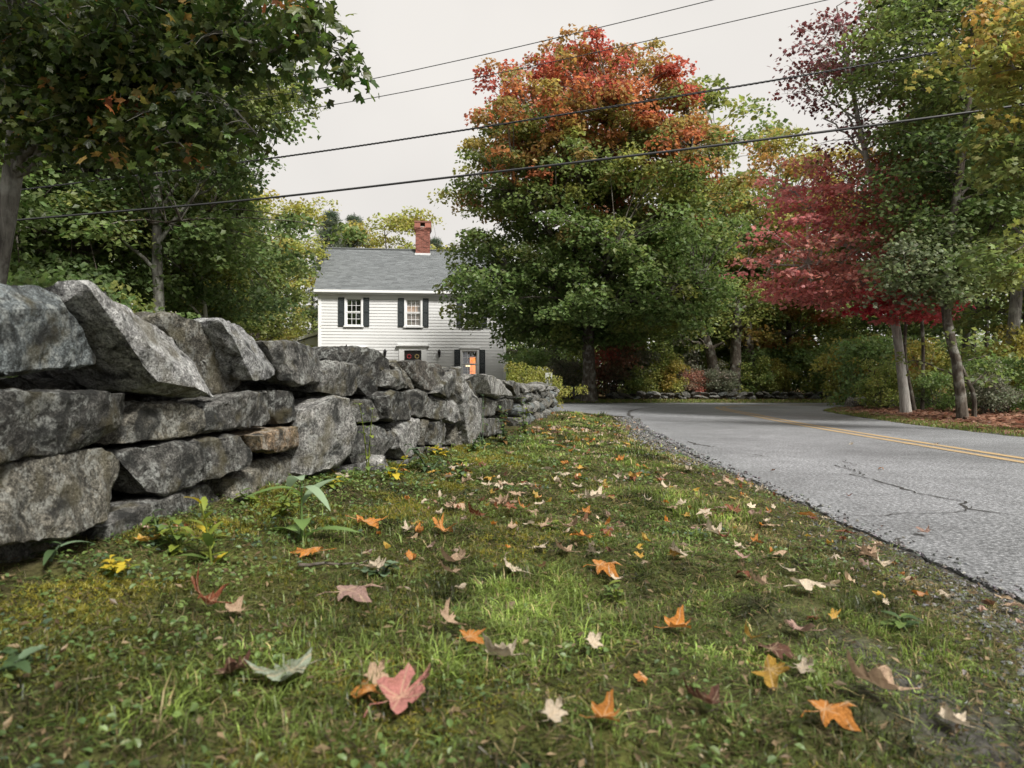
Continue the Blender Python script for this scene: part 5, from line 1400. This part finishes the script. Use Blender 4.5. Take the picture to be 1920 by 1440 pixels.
def fallen(px, py, w, colr, mi, tilt, lb, rz=None, group=None, lift=.45, road_=False, variant_jit=True):
    p_ = ground_hit(px, py) if not road_ else np.array([*ground_hit_road(px, py), 0.0])
    size = w * p_[1] / F
    o = bpy.data.objects.new('fallen_leaf', FM[mi]); COL.objects.link(o)
    o.location = (p_[0], p_[1], p_[2] + (.006 if road_ else .010) + size * abs(math.sin(tilt * .55)) * lift * .8 + (.10 * size))
    o.scale = (size, size * rg.uniform(.72, 1.05), size * rg.uniform(.7, 1.1))
    o.rotation_euler = (tilt * .55, rg.normal(0, .12), rg.uniform(0, 6.28) if rz is None else rz)
    cc = np.array(C_[colr]) * (rg.uniform(.8, 1.15) if variant_jit else 1)
    o.color = (*cc, 1); tag(o, lb, 'leaf', group); return o
HERO = [
 (545, 1288, 185, 'pale', 1, .10, 'pale green upturned leaf lying flat near the bottom', 3.0), (432, 1288, 105, 'brown', 3, -.5, 'curled mauve brown leaf touching the pale green leaf', 1.0),
 (750, 1345, 175, 'pink', 0, .42, 'large pink maple leaf tilted up at the bottom', .5), (690, 1325, 130, 'orange', 2, .1, 'orange leaf underneath the large pink one', 2.0), (700, 1300, 90, 'tan', 6, .7, 'crisp tan leaf standing behind the pink leaf', 1.2),
 (650, 1132, 125, 'rose', 5, .2, 'pinkish tan maple leaf lying on golden moss', .2), (390, 1155, 140, 'rust', 3, .3, 'dark rust curled leaf in shade before the wall', 2.6), (436, 1165, 70, 'tan', 4, .3, 'tan edge of a curled leaf beside the dark rust one', .4),
 (842, 1200, 95, 'tan', 4, 1.1, 'tan leaf standing upright in the grass', 1.3), (880, 1218, 65, 'orange', 1, .8, 'small orange leaf at the foot of the upright tan leaf', .6), (945, 1255, 120, 'cream', 4, .3, 'long folded cream leaf below the upright tan leaf', 2.7),
 (962, 1088, 95, 'cream', 6, .4, 'cream curled leaf with orange underside mid verge', 2.8), (848, 1092, 75, 'tan', 4, .5, 'tan and orange folded leaf left of the cream curl', 2.2), (700, 1076, 60, 'cream', 3, .2, 'small cream leaf by the dark herb patch', .1),
 (590, 1050, 95, 'orange', 2, .1, 'flat orange leaf lying below the broad leaved weed', 3.1), (683, 996, 85, 'orange', 1, .35, 'bright orange leaf just right of the broad leaved weed', .3), (832, 1010, 78, 'orange', 3, .3, 'orange and pink crumpled leaf on the moss', 2.0),
 (896, 985, 65, 'rust', 4, .7, 'rust brown folded leaf propped on the grass', 2.5), (1020, 997, 58, 'tan', 6, .3, 'tan leaf with orange heart mid verge', .2), (1062, 1046, 62, 'tan', 3, .2, 'pale rusty leaf left of the orange pair', 2.9),
 (1125, 1080, 80, 'orange', 5, .4, 'solid orange leaf in bright grass', .1), (1197, 1054, 32, 'gold', 0, .5, 'small gold leaf right of the solid orange one', .7), (1110, 1228, 62, 'cream', 6, .9, 'cream shrivelled leaf in dark grass', 1.0),
 (1266, 1194, 90, 'orange', 4, .2, 'narrow rust orange leaf lying across the grass', .05), (1405, 1222, 70, 'gold', 4, 1.2, 'upright gold leaf edge beside the brown leaf', 1.5), (1442, 1288, 115, 'gold', 1, .75, 'golden yellow maple leaf facing the camera', -.9),
 (1445, 1240, 105, 'brown', 5, .2, 'dark brown leaf behind the golden yellow one', .9), (1503, 1272, 70, 'cream', 6, .4, 'cream curled leaf right of the golden yellow one', .2), (1330, 1342, 125, 'brown', 3, .2, 'dark brown shrivelled leaf in the bottom grass', 2.8),
 (1545, 1368, 130, 'orange', 5, .55, 'orange brown maple leaf standing low at the bottom', .2), (1655, 1318, 165, 'tan', 3, .25, 'large tan curled leaf on bare soil', 3.0), (1792, 1378, 95, 'cream', 4, .3, 'pale folded leaf on the soil track', 2.6),
 (1035, 1368, 95, 'cream', 6, .5, 'blurred pale leaf tucked into the bottom grass', 1.1), (1130, 1366, 100, 'orange', 4, .1, 'blurred orange leaf near the bottom middle', .0), (1508, 1200, 95, 'rose', 0, .15, 'pinkish grey star shaped leaf on a bare patch', 3.0),
 (1562, 1176, 50, 'gold', 3, .8, 'bright yellow leaf behind the pinkish grey star', .9), (1526, 1170, 40, 'rust', 5, .2, 'small rust leaf beside the bright yellow one', 2.0), (1482, 1082, 48, 'cream', 1, .3, 'whitish leaf high on the verge near the gravel', 2.7),
 (1512, 1118, 115, 'cream', 2, .15, 'wide cream leaf lying flat near the gravel', .1), (1428, 1106, 56, 'tan', 3, .2, 'tan curl left of the wide cream leaf', 2.9), (1388, 1052, 46, 'rose', 0, .1, 'pale pink flat leaf, lower of a close pair', .2),
 (1390, 1036, 46, 'cream', 0, .1, 'pale flat leaf, upper of a close pair', 2.4), (1416, 1026, 36, 'orange', 4, .3, 'small orange leaf just above the pale pair', .3), (1393, 1088, 46, 'rust', 5, .4, 'rusty leaf below the pale pair', 1.2),
 (1660, 1141, 26, 'cream', 6, .5, 'tiny cream curl in dry grass near the asphalt', 1.0), (1160, 870, 28, 'orange', 3, .4, 'orange leaf far up the verge near a bare spot', .4), (1215, 945, 34, 'cream', 3, .2, 'pale leaf beside the bare stony spot', 2.1)]
for q in HERO: fallen(*q[:7], rz=q[7])
ROADL = [(1730, 1004, 44, 'rose', 0, 'pinkish maple leaf lying alone on the asphalt'), (1592, 933, 22, 'dred', 3, 'dark red leaf on the asphalt below the crack'), (1652, 881, 20, 'orange', 5, 'small orange leaf on the asphalt near the yellow lines'),
 (1420, 946, 28, 'rose', 0, 'pale leaf on the gravel at the asphalt edge'), (1521, 975, 28, 'dred', 5, 'dark red leaf on the gravel edge'), (1678, 1062, 22, 'orange', 0, 'small orange leaf on gravel by the broken asphalt edge'), (1408, 911, 16, 'gold', 0, 'small gold leaf at the asphalt edge farther up'),
 (1596, 836, 14, 'cream', 3, 'pale speck of a leaf on the lane'), (1755, 835, 14, 'cream', 3, 'pale leaf near the double yellow line'), (1652, 990, 12, 'brown', 3, 'tiny dark leaf on the asphalt left of the pinkish one'), (1448, 885, 14, 'brown', 3, 'tiny dark leaf on the near lane')]
for px, py, w, cl_, mi, lb in ROADL: fallen(px, py, w, cl_, mi, .08, lb, road_=True)
CW = dict(cream='cream', tan='tan', orange='orange', rust='rust brown', gold='golden', rose='pinkish')
def leaf_label(k, x, y):
    u = (x - wall_x(y)) / (np.interp(y, LE_S[:, 1], LE_S[:, 0]) - wall_x(y))
    side = 'close to the wall' if u < .33 else ('in the middle of the verge' if u < .66 else 'towards the gravel edge')
    far = 'in the near grass' if y < 2.6 else ('level with the tall wall slab' if y < 4.6 else ('where the wall recedes' if y < 8 else 'near the driveway mouth'))
    return '%s fallen leaf %s, %s' % (CW[k], side, far), '%s leaves %s %s' % (CW[k], side, far)
hero_xy = [(h_[0], h_[1]) for h_ in HERO]
placed = 0; tries = 0
while placed < 238 and tries < 4000:
    tries += 1
    y = 1.9 + 11.1 * rg.random() ** 1.15; x = wall_x(y) + .15 + (np.interp(y, LE_S[:, 1], LE_S[:, 0]) - wall_x(y) - .2) * rg.random()
    if float(fbm(np.array([[x * 1.3 + 3, y * 1.3 + 3]]), 95, 2)[0]) < -.12: continue
    z = gz(x, y); px = 960 + x / y * F; py = HOR + (CAMZ - z) / y * F
    if min((px - a_) ** 2 + ((py - b_) * 1.6) ** 2 for a_, b_ in hero_xy) < 42 ** 2: continue
    k = rg.choice(['cream', 'tan', 'orange', 'rust', 'gold', 'rose'], p=[.28, .27, .16, .09, .12, .08])
    wpx = rg.uniform(.06, .13) / y * F
    fallen(px, py, wpx, k, int(rg.integers(16)), abs(rg.normal(0, .35)), *[leaf_label(k, x, y)[0]], group=leaf_label(k, x, y)[1]); placed += 1

# ------------------------------------------------------------------ weeds along the wall
M_weed = leaf_mat('weed_leaves', .3, .45, .2, False, spec=.4)
def blade_leaf(L, W, droop, n=6, teeth=0.0, fold=.25):
    t = np.linspace(0, 1, n); w = W * np.sin(np.pi * np.clip(t * .92 + .06, 0, 1)) ** .8; w[-1] = .002
    if teeth: w = w * (1 + teeth * (np.arange(n) % 2))
    z = -droop * L * t ** 2; x = L * t * (1 - .25 * droop * t)
    mid = np.c_[x, np.zeros(n), z]; l_ = np.c_[x, w / 2, z + fold * w / 2]; r_ = np.c_[x, -w / 2, z + fold * w / 2]
    v = np.vstack([mid, l_, r_]); k = np.arange(n - 1)
    f = np.vstack([np.stack([k, k + 1, k + n + 1, k + n], -1), np.stack([k, k + 2 * n, k + 2 * n + 1, k + 1], -1)])
    return v, f
def weed(px, py, d, hgt_px, nl, L, W, cols, lb, seed, droop=.5, lean=(0, 0), teeth=0.0, up=.5, stems=1):
    rg2 = np.random.default_rng(seed); b_ = P(px, py, d); zg = gz(b_[0], b_[1]); b_[2] = zg - .01
    top = P(px + lean[0], py - hgt_px, d); h = max(top[2] - zg, .05)
    root = empty('weed', b_); tag(root, lb, 'weed')
    for s in range(stems):
        ex = np.array([(top - b_)[0], (top - b_)[1], 0]) + (np.append(rg2.normal(0, .04, 2), 0) if stems > 1 else 0)
        hh = h * (1 if s == 0 else rg2.uniform(.5, .95))
        p_ = bez(np.zeros(3), np.array([ex[0] * .3, ex[1] * .3, hh * .6]), ex + np.array([0, 0, hh]), 8)
        MB().tube(p_, np.linspace(.0035, .0015, 8) * (1 + W * 10), 5, np.array(cols[0]) * .9).build('stem', M_weed, root, True)
        for k in range(nl):
            u = (k + .6) / nl; q = p_[min(7, int(u * 7.99))]; sz_ = rg2.uniform(.75, 1.15) * (1.1 - .35 * u)
            v, f = blade_leaf(L * sz_, W * sz_, droop * rg2.uniform(.4, 1.4), 9 if teeth else 7, teeth)
            az = k * 2.4 + rg2.uniform(-.4, .4) + s; el = up * rg2.uniform(.4, 1.3)
            c, s2, ce, se = math.cos(az), math.sin(az), math.cos(el), math.sin(el)
            R_ = np.array([[c * ce, -s2, -c * se], [s2 * ce, c, -s2 * se], [se, 0, ce]])
            cc = np.array(cols[int(rg2.integers(len(cols)))]) * rg2.uniform(.85, 1.15)
            MB().add(v @ R_.T + q, f, cc).build('leaf', M_weed, root, True)
YG, LG, BG, YL, DG = (.17, .21, .035), (.11, .17, .045), (.13, .19, .115), (.42, .33, .035), (.05, .085, .035)
weed(566, 1015, 2.35, 120, 7, .19, .065, [(.15, .24, .07), (.22, .30, .19), (.24, .32, .21)], 'broad leaved bluish green weed in front of the wall', 1, .7, (0, 0), 0, .9)
weed(398, 1085, 1.95, 150, 8, .08, .026, [YG, YL, YG, LG], 'yellow green weed with upright narrow leaves before the boulder', 2, .3, (-20, 0), .3, .8, 2)
weed(205, 1110, 1.75, 62, 9, .032, .019, [YL, YG, YL, YG], 'low bright yellow leaved weed under the first boulder', 3, .5, (20, 0), .4, .5, 6)
weed(95, 1065, 1.75, 50, 5, .10, .022, [BG, DG], 'bluish green drooping weed at the wall foot by the boulder', 4, .8, (20, 0), 0, .4)
weed(690, 890, 3.6, 135, 13, .045, .022, [YG, LG], 'tall thin weed climbing the wall face', 5, .4, (0, 0), .2, .4, 2)
weed(735, 900, 3.6, 45, 10, .06, .03, [YL, YG, LG], 'yellowish leafy weed under the pointed footing stone', 6, .4, (10, 0), .3, .4, 2)
weed(860, 935, 3.6, 75, 13, .06, .028, [LG, YG, BG], 'leafy green weed on the verge near the wall bend', 7, .5, (10, 0), .2, .5, 3)
weed(805, 900, 4.0, 70, 10, .07, .03, [BG, DG, LG], 'grey green weed between footing stones', 8, .6, (-10, 0), .2, .5, 3)
weed(945, 835, 5.7, 75, 16, .075, .03, [DG, LG, (.16, .09, .03)], 'dense weed clump against the far wall face', 9, .5, (0, 0), .2, .6, 5)
weed(985, 815, 6.8, 70, 14, .08, .035, [YG, LG, DG], 'leafy clump where the wall begins to recede', 10, .5, (0, 0), .2, .6, 4)
weed(905, 800, 5.4, 60, 8, .06, .028, [BG, LG], 'weed tuft growing from a wall joint', 11, .5, (0, 0), .2, .5, 2)
weed(1690, 1215, 1.75, 35, 11, .06, .028, [LG, DG, LG], 'dark green rosette weed near the soil track', 12, .3, (0, 0), .15, .35)
weed(45, 1320, 1.25, 50, 6, .06, .03, [BG, DG], 'blurred bluish weed at the bottom corner', 13, .6, (0, 0), .2, .4, 2)
weed(720, 1090, 2.0, 14, 10, .04, .03, [DG, BG], 'low dark herb patch on the moss', 14, .3, (0, 0), .2, .25, 2)
weed(1035, 1000, 2.6, 16, 9, .05, .03, [LG, YG], 'light green herb rosette mid verge', 15, .3, (0, 0), .2, .3)
weed(1160, 1120, 1.85, 25, 9, .045, .022, [YG, LG], 'bright green herb in the sunlit grass', 16, .4, (0, 0), .2, .5, 2)
rgw = np.random.default_rng(321)
WL = ['leafy weed beside the rust coloured stone', 'small seedling under the long flat stone', 'yellowing seedling at the foot of the tall light slab', 'slender weed before the footing stones', 'leafy weed right of the pointed footing stone',
      'green sprig at the wall foot by the dark square stone', 'bushy weed where the mossy bank meets the wall', 'tall sprig in front of the vertical light slab', 'weed tuft left of the dense wall clump', 'low yellow weed on the mossy bank']
for k, (px, py, d) in enumerate([(470, 985, 2.75), (300, 1040, 2.05), (620, 950, 3.2), (660, 935, 3.4), (770, 900, 4.1), (820, 885, 4.5), (520, 1000, 2.6), (880, 865, 5.0), (915, 850, 5.4), (340, 1075, 2.0)]):
    weed(px, py, d, rgw.uniform(40, 95) * 2.6 / d, 9, .055, .026, [[YG, LG], [LG, DG, BG], [YL, YG, LG]][k % 3], WL[k], 400 + k, .5, (rgw.uniform(-14, 14), 0), .25, .5, 3)
# a fallen twig on the moss
p0, p1 = ground_hit(560, 1072), ground_hit(690, 1062)
tw = np.array([p0 + (p1 - p0) * u for u in np.linspace(0, 1, 9)]); tw[:, 2] = [gz(a[0], a[1]) + .02 for a in tw]; tw[1:-1] += RNG.normal(0, .006, (7, 3))
tag(MB().tube(tw, np.linspace(.006, .002, 9), 6).build('twig', M_bark, smooth=True), 'thin dark fallen twig lying on the moss', 'twig')
